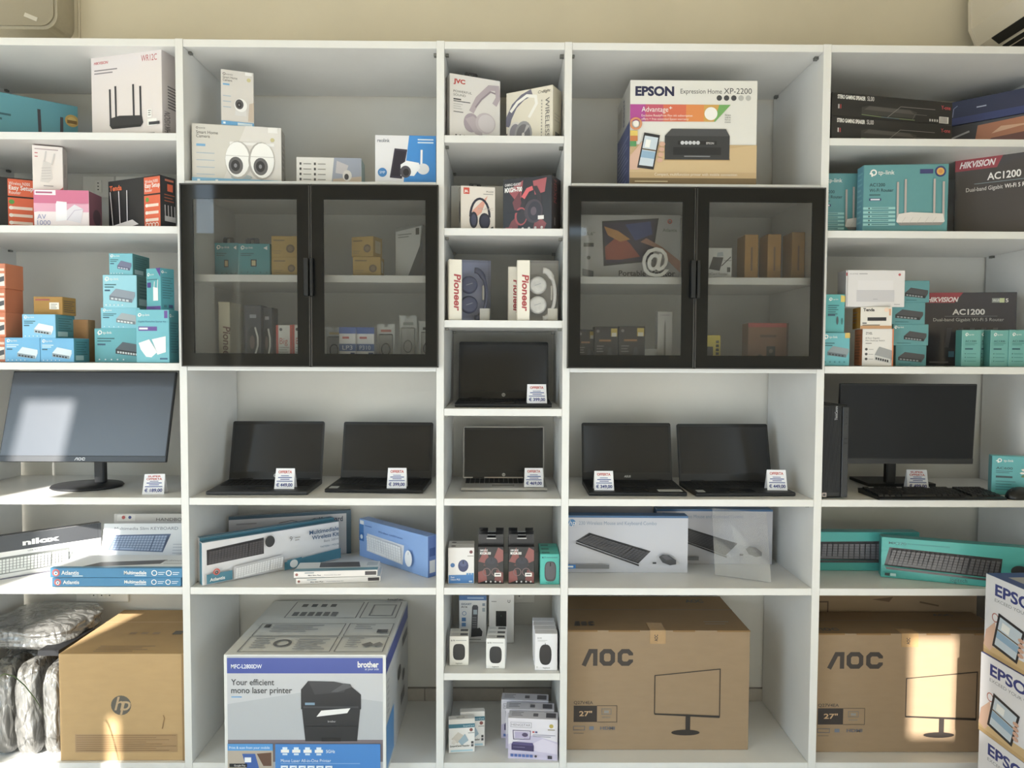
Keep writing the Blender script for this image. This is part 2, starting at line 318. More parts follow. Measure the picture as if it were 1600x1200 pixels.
P = {
'a1':(-1.738,0.061,2.088,37.6,0.318,0.051,0.166),
'a2':(-1.346,0.097,2.088,-15.3,0.273,0.085,0.272),
'b1':(-1.719,0.066,1.798,24.3,0.170,0.051,0.174),
'b3':(-1.499,0.034,1.798,4.3,0.168,0.085,0.119),
'b2':(-1.506,0.042,1.917,17.4,0.085,0.051,0.143),
'b4':(-1.311,0.122,1.798,-23.9,0.239,0.060,0.166),
'c1':(-1.596,0.026,1.367,0.0,0.112,0.085,0.078),
'c2':(-1.483,0.026,1.367,0.0,0.107,0.085,0.077),
'c3':(-1.539,0.026,1.444,0.0,0.106,0.102,0.076),
'c4':(-1.518,0.051,1.520,0.0,0.093,0.072,0.058),
'c5':(-1.455,0.119,1.367,0.0,0.070,0.043,0.141),
'c8':(-1.170,0.013,1.367,0.0,0.105,0.068,0.169),
'c6':(-1.344,0.085,1.367,0.0,0.165,0.102,0.111),
'c7':(-1.322,0.085,1.478,0.0,0.128,0.102,0.068),
'c9':(-1.314,0.085,1.546,0.0,0.111,0.119,0.107),
'c10':(-1.297,0.094,1.653,0.0,0.077,0.111,0.072),
'c11':(-1.152,0.047,1.536,-26.5,0.067,0.051,0.133),
'c00':(-1.683,0.042,1.367,0.0,0.078,0.085,0.080),
'c01':(-1.681,0.042,1.447,0.0,0.078,0.085,0.080),
'c02':(-1.680,0.042,1.527,0.0,0.078,0.085,0.076),
'c03':(-1.678,0.042,1.603,0.0,0.078,0.085,0.080),
'e1':(-1.717,0.033,0.646,41.8,0.366,0.030,0.142),
'e4':(-1.439,-0.004,0.646,1.2,0.403,0.170,0.029),
'e5':(-1.453,0.010,0.675,0.0,0.423,0.170,0.034),
'f2':(-1.436,0.012,0.068,0.5,0.397,0.340,0.354),
'ca2':(-0.991,0.026,1.941,9.2,0.273,0.085,0.186),
'ca1':(-0.903,0.042,2.128,18.6,0.098,0.051,0.175),
'ca3':(-0.678,0.085,1.941,3.6,0.210,0.085,0.099),
'ca4':(-0.415,0.051,1.941,2.5,0.195,0.060,0.161),
'jvc':(-0.173,0.026,2.088,21.9,0.172,0.060,0.202),
'crd':(0.006,0.105,2.088,-28.2,0.168,0.068,0.168),
'jbl':(-0.139,0.051,1.798,11.5,0.113,0.051,0.145),
'gam':(-0.003,0.086,1.798,-24.1,0.170,0.085,0.173),
'p1':(-0.175,0.017,1.508,10.8,0.137,0.068,0.194),
'p3':(0.043,0.017,1.508,0.0,0.133,0.068,0.192),
'p2':(0.015,0.094,1.508,0.0,0.140,0.068,0.181),
'm1':(-0.177,0.036,0.646,2.6,0.085,0.043,0.120),
'm2':(-0.080,0.040,0.646,0.4,0.085,0.043,0.123),
'm3':(0.020,0.041,0.646,0.4,0.086,0.043,0.123),
'm4':(0.127,0.034,0.646,0.4,0.065,0.043,0.101),
'ph':(-0.155,0.248,0.365,-0.5,0.098,0.051,0.170),
'wb':(-0.048,0.242,0.365,-1.6,0.090,0.034,0.177),
'l1':(-0.174,0.059,0.365,0.1,0.063,0.034,0.098),
'l2':(-0.052,0.035,0.365,-2.0,0.063,0.034,0.101),
'l3':(0.115,0.023,0.365,-1.7,0.074,0.034,0.122),
'sc1':(-0.176,0.055,0.068,6.3,0.087,0.025,0.114),
'sc2':(-0.140,0.091,0.068,5.4,0.083,0.025,0.121),
'h1':(0.022,0.027,0.068,-5.2,0.163,0.051,0.136),
'h2':(0.014,0.072,0.068,-4.0,0.163,0.051,0.136),
'h3':(-0.002,0.143,0.068,-4.2,0.166,0.051,0.131),
'eps':(0.402,0.034,1.941,-0.1,0.407,0.255,0.335),
'hk1':(0.232,0.169,0.646,-0.6,0.409,0.051,0.198),
'hk2':(0.555,0.269,0.646,-0.6,0.419,0.051,0.199),
'aoc1':(0.224,0.076,0.068,0.0,0.609,0.255,0.409),
'sp1t':(1.052,0.034,2.190,10.9,0.449,0.102,0.050),
'bl':(1.583,0.280,2.088,-42.8,0.282,0.170,0.212),
'tr1':(1.161,0.042,1.798,-4.8,0.263,0.051,0.217),
'tr2':(1.064,0.075,1.798,1.1,0.087,0.051,0.204),
'hk':(1.538,0.170,1.798,-36.4,0.255,0.076,0.276),
't1':(1.036,0.026,1.367,0.0,0.088,0.076,0.107),
't2':(1.059,0.042,1.474,0.0,0.053,0.051,0.125),
'zy':(1.170,0.042,1.367,-10.6,0.093,0.085,0.121),
'te':(1.162,0.042,1.488,-10.3,0.095,0.085,0.071),
'hu':(1.112,0.042,1.559,0.0,0.192,0.060,0.119),
'ts0':(1.285,0.051,1.367,0.0,0.101,0.076,0.068),
'ts1':(1.275,0.051,1.435,0.0,0.116,0.076,0.069),
'ts2':(1.269,0.051,1.504,0.0,0.109,0.076,0.071),
'ts3':(1.275,0.051,1.575,0.0,0.115,0.076,0.071),
'hb':(1.465,0.221,1.367,-9.6,0.305,0.060,0.255),
'ac0':(1.496,0.042,1.367,0.0,0.062,0.034,0.119),
'ac1':(1.579,0.076,1.367,0.0,0.036,0.034,0.121),
'ac2':(1.587,0.038,1.367,0.0,0.062,0.034,0.119),
'ac3':(1.645,0.034,1.367,0.0,0.072,0.034,0.120),
'tb':(1.647,0.099,0.936,-18.0,0.117,0.034,0.131),
'tow':(1.039,0.016,0.936,0.9,0.078,0.255,0.303),
'lk1':(1.036,0.189,0.646,-0.5,0.436,0.051,0.137),
'lk2':(1.293,0.122,0.646,-19.5,0.483,0.051,0.138),
'aoc2':(1.064,0.062,0.068,-0.5,0.617,0.255,0.405),
}
P.update({
'in_t1':(-0.953,0.100,1.651,0.0,0.078,0.030,0.111),
'in_t2':(-0.861,0.060,1.651,0.0,0.103,0.030,0.103),
'in_k1':(-0.753,0.060,1.651,0.0,0.089,0.080,0.060),
'in_k2':(-0.753,0.060,1.711,0.0,0.085,0.080,0.068),
'in_k3':(-0.490,0.060,1.651,0.0,0.091,0.060,0.063),
'in_k4':(-0.497,0.075,1.714,-18.3,0.080,0.060,0.065),
'in_d':(-0.360,0.120,1.651,-31.9,0.114,0.060,0.167),
'in_p':(-0.943,0.100,1.367,0.0,0.038,0.120,0.201),
'in_s1':(-0.849,0.080,1.367,0.0,0.054,0.060,0.189),
'in_s2':(-0.800,0.100,1.367,0.0,0.034,0.060,0.183),
'in_b1':(-0.737,0.050,1.367,0.0,0.052,0.060,0.124),
'in_b2':(-0.684,0.050,1.367,0.0,0.050,0.060,0.125),
'in_i1':(-0.533,0.050,1.367,0.0,0.054,0.050,0.092),
'in_i2':(-0.481,0.060,1.367,0.0,0.060,0.050,0.095),
'in_pm':(0.251,0.100,1.651,0.0,0.335,0.050,0.211),
'in_sc':(0.645,0.060,1.651,0.0,0.100,0.030,0.099),
'in_w0':(0.800,0.100,1.651,0.0,0.045,0.080,0.149),
'in_w1':(0.876,0.100,1.651,0.0,0.045,0.080,0.151),
'in_w2':(0.957,0.100,1.651,0.0,0.043,0.080,0.158),
'in_x0':(0.246,0.080,1.367,0.0,0.057,0.050,0.115),
'in_x1':(0.297,0.050,1.367,0.0,0.077,0.050,0.124),
'in_x2':(0.376,0.050,1.367,0.0,0.086,0.050,0.126),
'in_w':(0.509,0.080,1.367,0.0,0.049,0.040,0.176),
'in_wb':(0.463,0.060,1.367,0.0,0.042,0.040,0.052),
'in_y':(0.655,0.050,1.367,0.0,0.054,0.050,0.098),
'in_br':(0.816,0.100,1.367,0.0,0.135,0.060,0.141),
})
# ------------------------------------------------------------------ the room
def struct(o): o['kind'] = 'structure'; return o
YB = .4277                      # back wall plane
b = MB(); b.box(-5.2, -3.4, -.12, 5.0, YB+.15, 0, mat('#c9c7c4', .35, noise_amt=.06, scale=2, name='beige_tile')); struct(b.build('floor'))
b = MB(); b.box(-5.2, YB, 2.37, 5.0, YB+.15, 3.7, M_WALL); b.box(-5.2, YB, 0, 5.0, YB+.15, 2.37, M_WHITEWALL); struct(b.build('wall_back'))
b = MB(); b.box(1.93, -1.3, 0, 2.08, YB-.0005, 3.7, M_WALL); struct(b.build('wall_side'))
b = MB(); b.box(-5.35, -3.55, 0, -5.2, YB+.15, 3.7, M_WHITEWALL); struct(b.build('wall_left'))
b = MB(); b.box(5.0, -3.55, 0, 5.15, YB+.15, 3.7, M_WHITEWALL); struct(b.build('wall_right'))
b = MB(); b.box(-5.35, -3.55, 3.7, 5.15, YB+.15, 3.82, mat('#d8c8a4', .9, noise_amt=.03, scale=2, name='ceiling_paint')); struct(b.build('ceiling'))
# unseen storefront wall, openings shaped to land sun patches and add fill: (x0, x1, z0, z1)
OPEN = [(-5.0, -2.63, 0.0, 3.26), (-2.5, -2.3, 0, 3.24), (-2.17, -2.10, .3, 2.16), (.47, .66, 2.02, 2.44), (.90, 1.0, 3.03, 3.26), (2.7, 4.6, .2, 3.15), (-2.0, 2.4, .1, 1.32)]
xs = sorted({-5.2, 5.0, *[o[0] for o in OPEN], *[o[1] for o in OPEN]}); zs = sorted({0, 3.7, *[o[2] for o in OPEN], *[o[3] for o in OPEN]})
b = MB()
for x0, x1 in zip(xs, xs[1:]):
    for z0, z1 in zip(zs, zs[1:]):
        cx, cz = (x0+x1)/2, (z0+z1)/2
        if not any(o[0] < cx < o[1] and o[2] < cz < o[3] for o in OPEN): b.box(x0, -3.55, z0, x1, -3.4, z1, M_WALL)
struct(b.build('wall_front'))
for k, (x0, x1, z0, z1) in enumerate(OPEN):
    if x1-x0 < 1: continue   # the narrow slits, added for sun patches, stay plain openings
    li = bpy.data.lights.new('window_portal', 'AREA'); li.shape = 'RECTANGLE'; li.size = x1-x0; li.size_y = z1-z0; li.cycles.is_portal = True
    lo = bpy.data.objects.new('window_portal', li); link(lo); lo.location = ((x0+x1)/2, -3.41, (z0+z1)/2); lo.rotation_euler = (math.radians(90), 0, 0)
    m = MB(); fr = mat('#3a3b3c', .4, name='window_frame_grey')
    for a in (x0, (x0+x1)/2-.03, x1-.06): m.box(a, -3.5, z0, a+.06, -3.45, z1, fr)
    m.box(x0, -3.5, z1-.06, x1, -3.45, z1, fr)
    struct(m.build('window_%d' % (k+1)))  # the low and the right-hand ones are added for fill light
b = MB(); b.box(-14, -16, -.2, 14, -3.56, -.1, mat('#a9a39a', .9, noise_amt=.08, scale=3, name='pavement_stone')); struct(b.build('pavement'))
b = MB(); b.box(-14, -17, -.1, 14, -16, 4.5, mat('#c9b79a', .9, noise_amt=.05, scale=1, name='street_plaster')); struct(b.build('street_facade'))
# tiled skirting along the back wall
sk = MB(); sk.box(-1.82, YB-.006, .03, 1.82, YB-.0005, .116, mat('#8d8780', .8)); sk = struct(sk.build('baseboard_back'))
m_sk = mat('#b3aca2', .5, noise_amt=.06, scale=40, name='skirting_tile')
for i in range(12):
    x0 = -1.815+i*.3035+.0; tb = MB(); tb.box(x0+.0015, YB-.012, .035, x0+.302, YB-.006, .114, m_sk, bev=.001); tb.build('tile', sk)
# wall sockets behind the shelves
def socket(x, z, n, label, gang=False):
    o = empty('wall_socket', label, 'socket', (x, YB, z)); mb = MB(); w = .12 if not gang else .2
    mb.box(-w/2, -.009, -.04, w/2, -.0005, .04, mat('#e9e7e1', .35), bev=.003); mb.build('plate', o)
    for k in range(n):
        c = MB(); xx = (k-(n-1)/2)*.03; c.box(xx-.0125, -.012, -.023, xx+.0125, -.009, .023, mat('#f2f0ea', .3), bev=.001)
        for dz in (-.012, 0, .012): c.lathe([(.0024, 0), (.0024, .0008)], mat('#151515', .6), 8, Matrix.Translation((xx, -.012, dz)) @ Matrix.Rotation(math.pi/2, 4, 'X'))
        c.build('outlet', o)
    return o
socket(-1.512, 2.018, 1, 'white single wall socket behind the pink and black router boxes')
socket(-1.35, 2.018, 2, 'white wall plate behind the black three-antenna router box', True)
socket(-1.527, .488, 3, 'white wall plate under the shelf above the crinkled plastic bags', True)
socket(.064, .488, 1, 'pale wall plate behind the boxed cordless phone')

# ------------------------------------------------------------------ the shelving
TH = .023
S1, S2, S3, S4, S5, BOT, CT = 2.0881, 1.7981, 1.3666, .9359, .6458, .068, 1.9411
Q3, Q4, Q7, TOP = 1.5077, 1.2257, .3648, 2.379
UPR = [(-1.8435, -1.8194), (-1.0279, -1.004), (-.2125, -.1884), (.1894, .2125), (1.004, 1.0291), (1.8205, 1.845)]
shelving = empty('wall_shelving', 'tall white melamine shelving of five columns filling the whole back wall', 'shelving', (0, 0, 0))
for x0, x1 in UPR: m = MB(); m.box(x0, 0, 0, x1, YB-.014, TOP, M_MEL, bev=.0008); m.build('upright', shelving)
LEV = {0: [S1, S2, S3, S4, S5, BOT], 1: [S4, S5, BOT], 2: [S1, S2, Q3, Q4, S4, S5, Q7, BOT], 3: [S4, S5, BOT], 4: [S1, S2, S3, S4, S5, BOT]}
for c in range(5):
    x0, x1 = UPR[c][1]+.0004, UPR[c+1][0]-.0004
    for z in [TOP]+LEV[c]:
        zz = z-.0012 if z == TOP else z
        m = MB(); m.box(x0, .0015, zz-TH, x1, YB-.014, zz, M_MEL, bev=.0008); m.build('shelf_board', shelving)
    # little cam fittings under the boards, front and back, both ends
    for z in [TOP]+LEV[c][:-1]:
        zz = (z-.0012 if z == TOP else z)-TH
        for x, s in ((x0, 1), (x1, -1)):
            for y in (.035, YB-.06): m = MB(); m.box(x+s*.0005, y, zz-.008, x+s*.011, y+.014, zz-.0004, M_STEEL, bev=.001); m.build('shelf_support', shelving)
m = MB(); m.box(UPR[2][1]+.002, .25, S2+.0005, UPR[3][0]-.002, .262, S1-TH-.075, mat('#dedad0', .6, noise_amt=.02, scale=6), bev=.001); bp_ = m.build('backing_board', shelving)
# ------------------------------------------------------------------ the two glass-door cabinets
def cabinet(x0, x1, zt, label, dl, dm, dr):
    c = empty('glass_door_cabinet', label, 'cabinet', ((x0+x1)/2, 0, S3)); ox = (x0+x1)/2
    T_ = lambda m: Matrix.Translation((-ox, 0, -S3))
    m = MB(); m.box(x0+.0005, .0015, CT-TH, x1-.0005, YB-.014, CT, M_MEL, .0008, T_(0)); m.build('top_panel', c)
    m = MB(); m.box(x0+.0005, .0015, S3-TH, x1-.0005, YB-.014, S3, M_MEL, .0008, T_(0)); m.build('bottom_panel', c)
    m = MB(); m.box(x0+.0005, .03, 1.651-TH, x1-.0005, YB-.016, 1.651, M_MEL, .0008, T_(0)); m.build('inner_shelf', c)
    fm = M_BLACKGLASS; al = mat('#4b4947', .35, .6, name='anodised_edge')
    for (a, b_), hx in (((dl, dm-.0012), 1), ((dm+.0012, dr), 0)):
        z0, z1 = 1.3565, 1.9275; y0, y1 = -.0205, -.0025; bw = .043
        d = MB()
        for q in ((a, z0, a+.0035, z1), (b_-.0035, z0, b_, z1), (a, z0, b_, z0+.0035), (a, z1-.0035, b_, z1)): d.box(q[0], y0, q[1], q[2], y1, q[3], al, 0, T_(0))
        d = d.build('door', c)
        g = MB(); l0, l1 = a+.0035, b_-.0035; k0, k1 = z0+.0035, z1-.0035
        for q in ((l0, k0, l0+bw*.86, k1), (l1-bw*.86, k0, l1, k1), (l0+bw*.86, k0, l1-bw*.86, k0+bw*.9), (l0+bw*.86, k1-bw, l1-bw*.86, k1)): g.box(q[0], y0+.002, q[1], q[2], y0+.008, q[3], fm, 0, T_(0))
        g.build('border', d, label='black painted border of the glass')
        g = MB(); g.box(l0+bw*.86, y0+.0035, k0+bw*.9, l1-bw*.86, y0+.0075, k1-bw, M_SMOKE, 0, T_(0)); g.build('pane', d, label='smoked glass pane')
        g = MB(); h0 = (b_-.0155, b_-.001) if hx else (a+.001, a+.0105)
        g.box(h0[0], y0-.018, 1.578, h0[1], y0-.0005, 1.697, mat('#101010', .4), .0015, T_(0)); g.build('handle', d, label='black pull handle')
    return c
cabinet(-1.004, -.2125, CT, 'glass-door wall cabinet below the boxed security cameras', -1.0115, -.6055, -.2045)
cabinet(.2125, 1.004, CT, 'glass-door wall cabinet below the large inkjet printer carton', .2025, .6045, 1.0125)
# ------------------------------------------------------------------ column one: routers and network boxes
TEAL, TEALD, TBLUE, WH, INK = '#43a3ad', '#2f7f88', '#63b7e8', '#f1efea', '#2b2b2f'
carton('router_box', 'teal router carton with two dark antennas cropped by the picture edge', 'box', 'a1', '#529dab',
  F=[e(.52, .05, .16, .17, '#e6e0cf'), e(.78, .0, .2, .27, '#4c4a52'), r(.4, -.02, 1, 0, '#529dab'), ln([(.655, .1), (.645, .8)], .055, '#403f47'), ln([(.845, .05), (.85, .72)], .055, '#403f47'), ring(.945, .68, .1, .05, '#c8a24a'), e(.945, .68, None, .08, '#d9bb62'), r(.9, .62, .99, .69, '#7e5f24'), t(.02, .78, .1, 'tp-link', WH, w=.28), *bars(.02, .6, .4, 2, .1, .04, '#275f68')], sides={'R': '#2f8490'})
carton('router_box', 'tall white router carton with a black four-antenna router', 'box', 'a2', '#e6dcda',
  F=[t(.045, .895, .032, 'HIKVISION', '#c8323c', sh=.2, b=.02, w=.2), t(.72, .87, .075, 'WR12C', '#c0444c', w=.22), *bars(.05, .83, .38, 2, .035, .014, '#8d8487'), *router(.26, .12, .74, .62, '#2d2c30', '#34333a', (0, .18, .74, .96), .26, '#1d1c20', .026), r(.8, .22, .86, .31, '#f8f6f2'), *bars(.81, .3, .85, 3, .025, .01, '#777'), r(.8, .12, .93, .2, '#f5f3ee'), r(.82, .13, .97, .165, '#3b3b40'), *bars(.1, .04, .9, 1, .03, .02, '#a39a9c')],
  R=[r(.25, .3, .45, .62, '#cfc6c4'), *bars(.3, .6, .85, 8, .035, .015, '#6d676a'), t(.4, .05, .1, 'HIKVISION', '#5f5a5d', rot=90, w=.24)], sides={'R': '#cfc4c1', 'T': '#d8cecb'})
def easy(u0, u1): return [r(u0, 0, u1, 1, '#1f1f22'), r(u0, .66, u1, .98, '#ea5f2c'), r(u0, 0, u1, .63, '#ea5f2c'), t(u0+.02, .87, .06, 'Wireless N300', WH, w=(u1-u0)*.8), t(u0+.02, .78, .085, 'Easy Setup', WH, b=.02, w=(u1-u0)*.92), t(u0+.02, .70, .06, 'Router', WH, w=(u1-u0)*.45), e(u0+.06, .55, None, .045, '#5aa03c')]+[q for i in range(3) for q in (r(u0+.05, .41-i*.14, u1-.03, .465-i*.14, '#f5dccb', 'fine_print'), e(u0+.05, .437-i*.14, None, .035, '#f7ece2'))]+[ring(u0+(u1-u0)*(.2+.2*i), .06, .04, .015, '#f7ece2') for i in range(4)]
carton('router_box', 'black and orange router carton cropped by the picture edge', 'box', 'b1', '#242427', F=[*easy(.57, 1.0)], sides={'T': '#2d2d30'})
carton('powerline_box', 'pink and white powerline adapter carton with two plugs pictured', 'box', 'b3', '#f0e3e6',
  F=[r(0, .62, 1, 1, '#d9668f'), p([(0, .4), (1, .66), (1, .62), (0, .62)], '#e58fae'), r(0, .42, 1, .64, '#e9a3bd'), r(.02, .86, .4, .99, '#f7f3f2'), *bars(.04, .95, .34, 1, .05, .05, '#b6577c'), t(.06, .22, .13, 'AV', '#8a8fc0', w=.16), t(.06, .06, .13, '1000', '#8a8fc0', w=.24), p([(.4, .16), (.6, .2), (.6, .68), (.42, .7), (.4, .62)], '#f4f0f5'), p([(.6, .2), (.85, .12), (.9, .5), (.74, .62), (.6, .46)], '#e3dce6'), ln([(.6, .2), (.74, .46), (.9, .5)], .02, '#c9bfd0')],
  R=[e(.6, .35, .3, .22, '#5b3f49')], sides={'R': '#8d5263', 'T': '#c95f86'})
carton('extender_box', 'small white range extender carton standing on the pink carton', 'box', 'b2', '#efe5de',
  F=[*bars(.08, .93, .85, 1, .04, .02, '#b59b9c'), r(.08, .82, .18, .84, '#c4525a'), r(.08, .74, .18, .76, '#c4525a'), p([(.25, .2), (.52, .18), (.66, .28), (.62, .62), (.36, .68)], '#dfd6d2'), *[ln([(.3+.0*i, .26+.06*i), (.6, .28+.06*i)], .012, '#c6bcb9') for i in range(5)], ln([(.4, .64), (.46, .88)], .03, '#d4cbc8'), ln([(.64, .58), (.74, .84)], .03, '#d4cbc8'), *bars(.36, .12, .68, 1, .03, .02, '#aaa0a0'), p([(.82, 0), (1, 0), (1, .1)], '#c4525a')], R=[r(.4, .35, .5, .65, '#8d8482', 'fine_print')], sides={'R': '#c9beb5', 'T': '#b05a60'})
carton('router_box', 'black and orange router carton with a white three-antenna router', 'box', 'b4', '#242427',
  F=[*easy(.7, 1.0), t(.04, .8, .1, 'Tenda', '#ef6a2e', b=.03, w=.24), *[ln([(.1+.14*i, .08), (.06+.16*i if i else .05, .78)], .022, '#ece9ec') for i in range(3)], p([(.06, .06), (.22, .02), (.6, .1), (.48, .2), (.12, .12)], '#e6e3e6'), p([(.06, .06), (.22, .02), (.22, 0), (.06, .03)], '#b9b6bb')],
  R=[r(.45, .72, .8, .86, '#ea5f2c'), *bars(.3, .95, .85, 1, .05, .04, '#cf6f4c'), *bars(.25, .66, .9, 3, .06, .02, '#a8552f'), *[ln([(.3+.2*i, .22), (.28+.2*i, .45)], .018, '#cfcccf') for i in range(4)], r(.25, .14, .95, .24, '#c9c6c9')], sides={'T': '#34343a', 'R': '#2a2a2d'})
for i, c in enumerate(('#d6703a', '#e07a42', '#d9733c', '#dd7a45')):
    carton('network_box', ('bottom', 'second from the bottom', 'third from the bottom', 'top')[i]+' orange carton of the stack cropped by the edge beside blue boxes', 'box', 'c0%d' % i, c, F=[r(.4, .1, .96, .6, '#f0e6da'), p([(.6, .2), (.95, .3), (.95, .5), (.6, .4)], '#4a4a4e'), r(.6, .7, .96, .8, '#f4d9c4')], group='orange cartons at the edge')
def swp(c='#d7e6ee', d='#8ba0ac', pn=5, dk='#30343a'): return switchbox(.36, .14, .94, .62, c, d, dk, pn)
def tpbox(key, label, col, pic, side, **k):
    w, h = P[key][4], P[key][6]; a = h/w
    return carton('network_switch_box', label, 'box', key, col, F=[*tplogo(.06, .82, .1, WH, a, ts=.075), *bars(.06, .72, .4, 2, .075, .035, '#d8f0fb' if col == TBLUE else '#2c6b74'), r(.06, .5, .22, .55, '#2d5d78'), *pic, *[e(.1+.12*i, .08, None, .022, '#e4f3f8') for i in range(5)]], R=[*bars(.15, .85, .85, 6, .1, .03, '#2c6b74'), r(.1, .08, .6, .28, '#b8d6d8')], sides={'R': side, 'T': '#7cc4d8'}, **k)
tpbox('c1', 'light blue network switch carton, front of the low pair beside the orange stack', TBLUE, swp(), '#4b98a4')
tpbox('c2', 'light blue network switch carton in front of the plain brown box', TBLUE, swp(), '#4b98a4')
tpbox('c3', 'light blue switch carton stacked on the pair of blue cartons', '#7cc6ee', swp('#e9eff3', '#b2c2cc'), '#4b98a4')
KR = cardboard('#b5905c')
carton('kraft_box', 'small brown cardboard box with a white sticker on top of blue cartons', 'box', 'c4', cardboard('#b08a55'), F=[*bars(.06, .88, .56, 1, .1, .1, '#a5482f'), r(.55, .3, .88, .68, '#eee8da'), *bars(.6, .6, .82, 3, .1, .04, '#9a948a')], R=[*bars(.1, .8, .9, 6, .12, .05, '#7b5a36')])
carton('kraft_box', 'plain upright brown cardboard box behind the blue network cartons', 'box', 'c5', cardboard('#b48a63'), F=[ln([(.97, 0), (.97, 1)], .008, '#8d6a48')])
tpbox('c6', 'wide teal eight-port switch carton at the base of the tall teal stack', '#57b3c0', switchbox(.42, .18, .98, .6, '#54606b', '#2c3238', '#d7dde0', 8), '#3f8f97')
tpbox('c7', 'flat teal switch carton, second from the base of the tall stack', '#79c8dc', switchbox(.4, .2, .95, .75, '#a8b2ba', '#7d868e', '#e1e6e8', 5), '#3f8f97')
tpbox('c9', 'pale teal switch carton, third in the tall teal stack', '#8fd2e2', switchbox(.2, .16, .95, .58, '#8d98a6', '#6c7684', '#c9d1d6', 5), '#5b8e8c')
tpbox('c10', 'small teal carton at the very top of the tall teal stack', '#6cc0cd', switchbox(.36, .22, .96, .66, '#6f7392', '#565a78', '#b9bdd0', 4), '#4d8c8b')
a_ = P['c8'][6]/P['c8'][4]
carton('powerline_box', 'tall teal carton picturing two white powerline plugs', 'box', 'c8', '#66bccb',
  F=[*tplogo(.06, .87, .05, WH, a_, ts=.04), r(.86, .84, .96, .98, '#6a4a9e'), t(.07, .76, .032, 'Gigabit Powerline Starter Kit', '#2c5f86', w=.84), r(.08, .6, .64, .68, '#6a4a9e'), *bars(.1, .66, .36, 1, .04, .035, '#efeaf6'), p([(.08, .37), (.4, .44), (.64, .2), (.46, .1), (.3, .11), (.14, .25)], '#eef0f1'), p([(.48, .44), (.9, .5), (.9, .2), (.64, .15), (.6, .25)], '#f6f7f7'), ln([(.4, .44), (.64, .2)], .008, '#c4cacd'), r(.72, .06, .95, .09, '#2c5f86')],
  R=[*tplogo(.12, .86, .05, WH, .9, ts=.03), *bars(.12, .76, .9, 12, .05, .015, '#2f7480')], sides={'R': '#3f9ba6', 'T': '#7fcbd8'})
a_ = P['c11'][6]/P['c11'][4]
carton('extender_box', 'teal and purple range extender carton turned cornerwise on the powerline carton', 'box', 'c11', '#55b3bf',
  F=[*tplogo(.08, .82, .06, WH, a_, ts=.04), p([(.68, 1), (1, 1), (1, .78)], '#5c3f95'), r(0, 0, 1, .09, '#5c3f95'), r(.08, .54, .34, .66, '#4d3c8c'), *bars(.08, .74, .8, 1, .04, .02, '#2f7480'), p([(.5, .22), (.84, .22), (.84, .52), (.5, .55)], '#f4f4f4'), ln([(.56, .5), (.6, .68)], .025, '#eef0f0'), ln([(.8, .48), (.84, .72)], .025, '#eef0f0')],
  R=[*tplogo(.12, .88, .05, WH, .9, ts=.03), *bars(.12, .78, .9, 9, .06, .018, '#2f7480'), r(.2, .06, .4, .12, '#3c7f88'), r(.55, .05, .85, .13, '#3b4f7c')], sides={'R': '#3f9dab', 'T': '#4d5a9c'})

# keyboard boxes on the fifth level
def atl(u, v, s, c, asp, txt=True): return [ring(u, v, s*.62, s*.3, '#d65a4a', 'logo'), ring(u, v-s*.15, s*.3, s*.2, c, 'logo')]+([t(u+s*1.1*asp, v-s*.4, s*.85, 'Atlantis', c, b=.015)] if txt else [])
x, y, z, a, w, d, h = P['e1']
carton('keyboard_box', 'black and white keyboard carton standing at an angle in the sunlight', 'box', 'e1', '#eceae6',
  F=[r(0, .62, 1, 1, '#4a4b4f'), t(.36, .715, .13, 'nilox', WH, b=.045, w=.29), t(.40, .555, .035, 'USB KEYBOARD', '#6b6b6b', w=.18), *kbd([(.16, .1), (.73, .1), (.73, .5), (.16, .5)], '#8b8d8a', '#e4e5e0', 5, 20), r(0, 0, 1, .018, '#6e6a80'), ln([(.965, 0), (.965, 1)], .008, '#2b2b2d')], sides={'R': '#2e2f33', 'T': '#34353a'})
e5 = P['e5']
SLAB = [*atl(.045, .5, .5, WH, .03/.41), t(.56, .36, .36, 'Multimediale', WH, b=.02, w=.17), *bars(.64, .27, .73, 1, .1, .1, '#cfe0ea')]+[q for u in (.77, .88) for q in (ring(u+.02, .5, .26, .08, WH), *bars(u+.05, .6, u+.1, 2, .2, .08, '#cfe0ea'))]
LP1 = carton('keyboard_box', 'lower of two flat blue keyboard cartons lying on each other', 'box', 'e4', '#3585b4', F=SLAB, sides={'T': '#dfe3e6'}, group='flat blue keyboard cartons', dims=(-1.447, .003, S5, .8, .411, .155, .0285))
carton('keyboard_box', 'upper of two flat blue keyboard cartons, white lid with a dark keyboard', 'box', 'e5', '#3585b4', F=SLAB+[r(.17, .12, .25, .24, '#bcd4e2')], T=[r(0, 0, 1, .12, '#3d86ad'), p([(.22, .1), (.3, .42), (.78, .62), (.78, .32), (.36, .12)], '#4a484d'), t(.98, .5, .13, 'Multimediale', '#77757c', a='r', w=.22), *bars(.8, .36, .98, 1, .1, .04, '#aaa')], sides={'T': '#e2e5e8', 'R': '#2c6f97'}, dims=(-1.453, .004, S5+.0295, 0, .423, .15, .031), group='flat blue keyboard cartons')
carton('keyboard_box', 'white slim keyboard carton leaning back behind the flat blue cartons', 'box', None, '#e6e7ea', lean=14,
  F=[t(.1, .84, .075, 'Multimedia Slim KEYBOARD', '#7a7e88', w=.58), *kbd([(.06, .36), (.56, .3), (.62, .74), (.12, .72)], '#5a6e92', '#9fb2d2', 6, 17), t(.985, .3, .1, 'Atlantis', '#8d9099', rot=90, w=.36), *bars(.66, .5, .9, 4, .07, .025, '#c9ccd3')], dims=(-1.428, .235, S5, 2, .385, .028, .145))
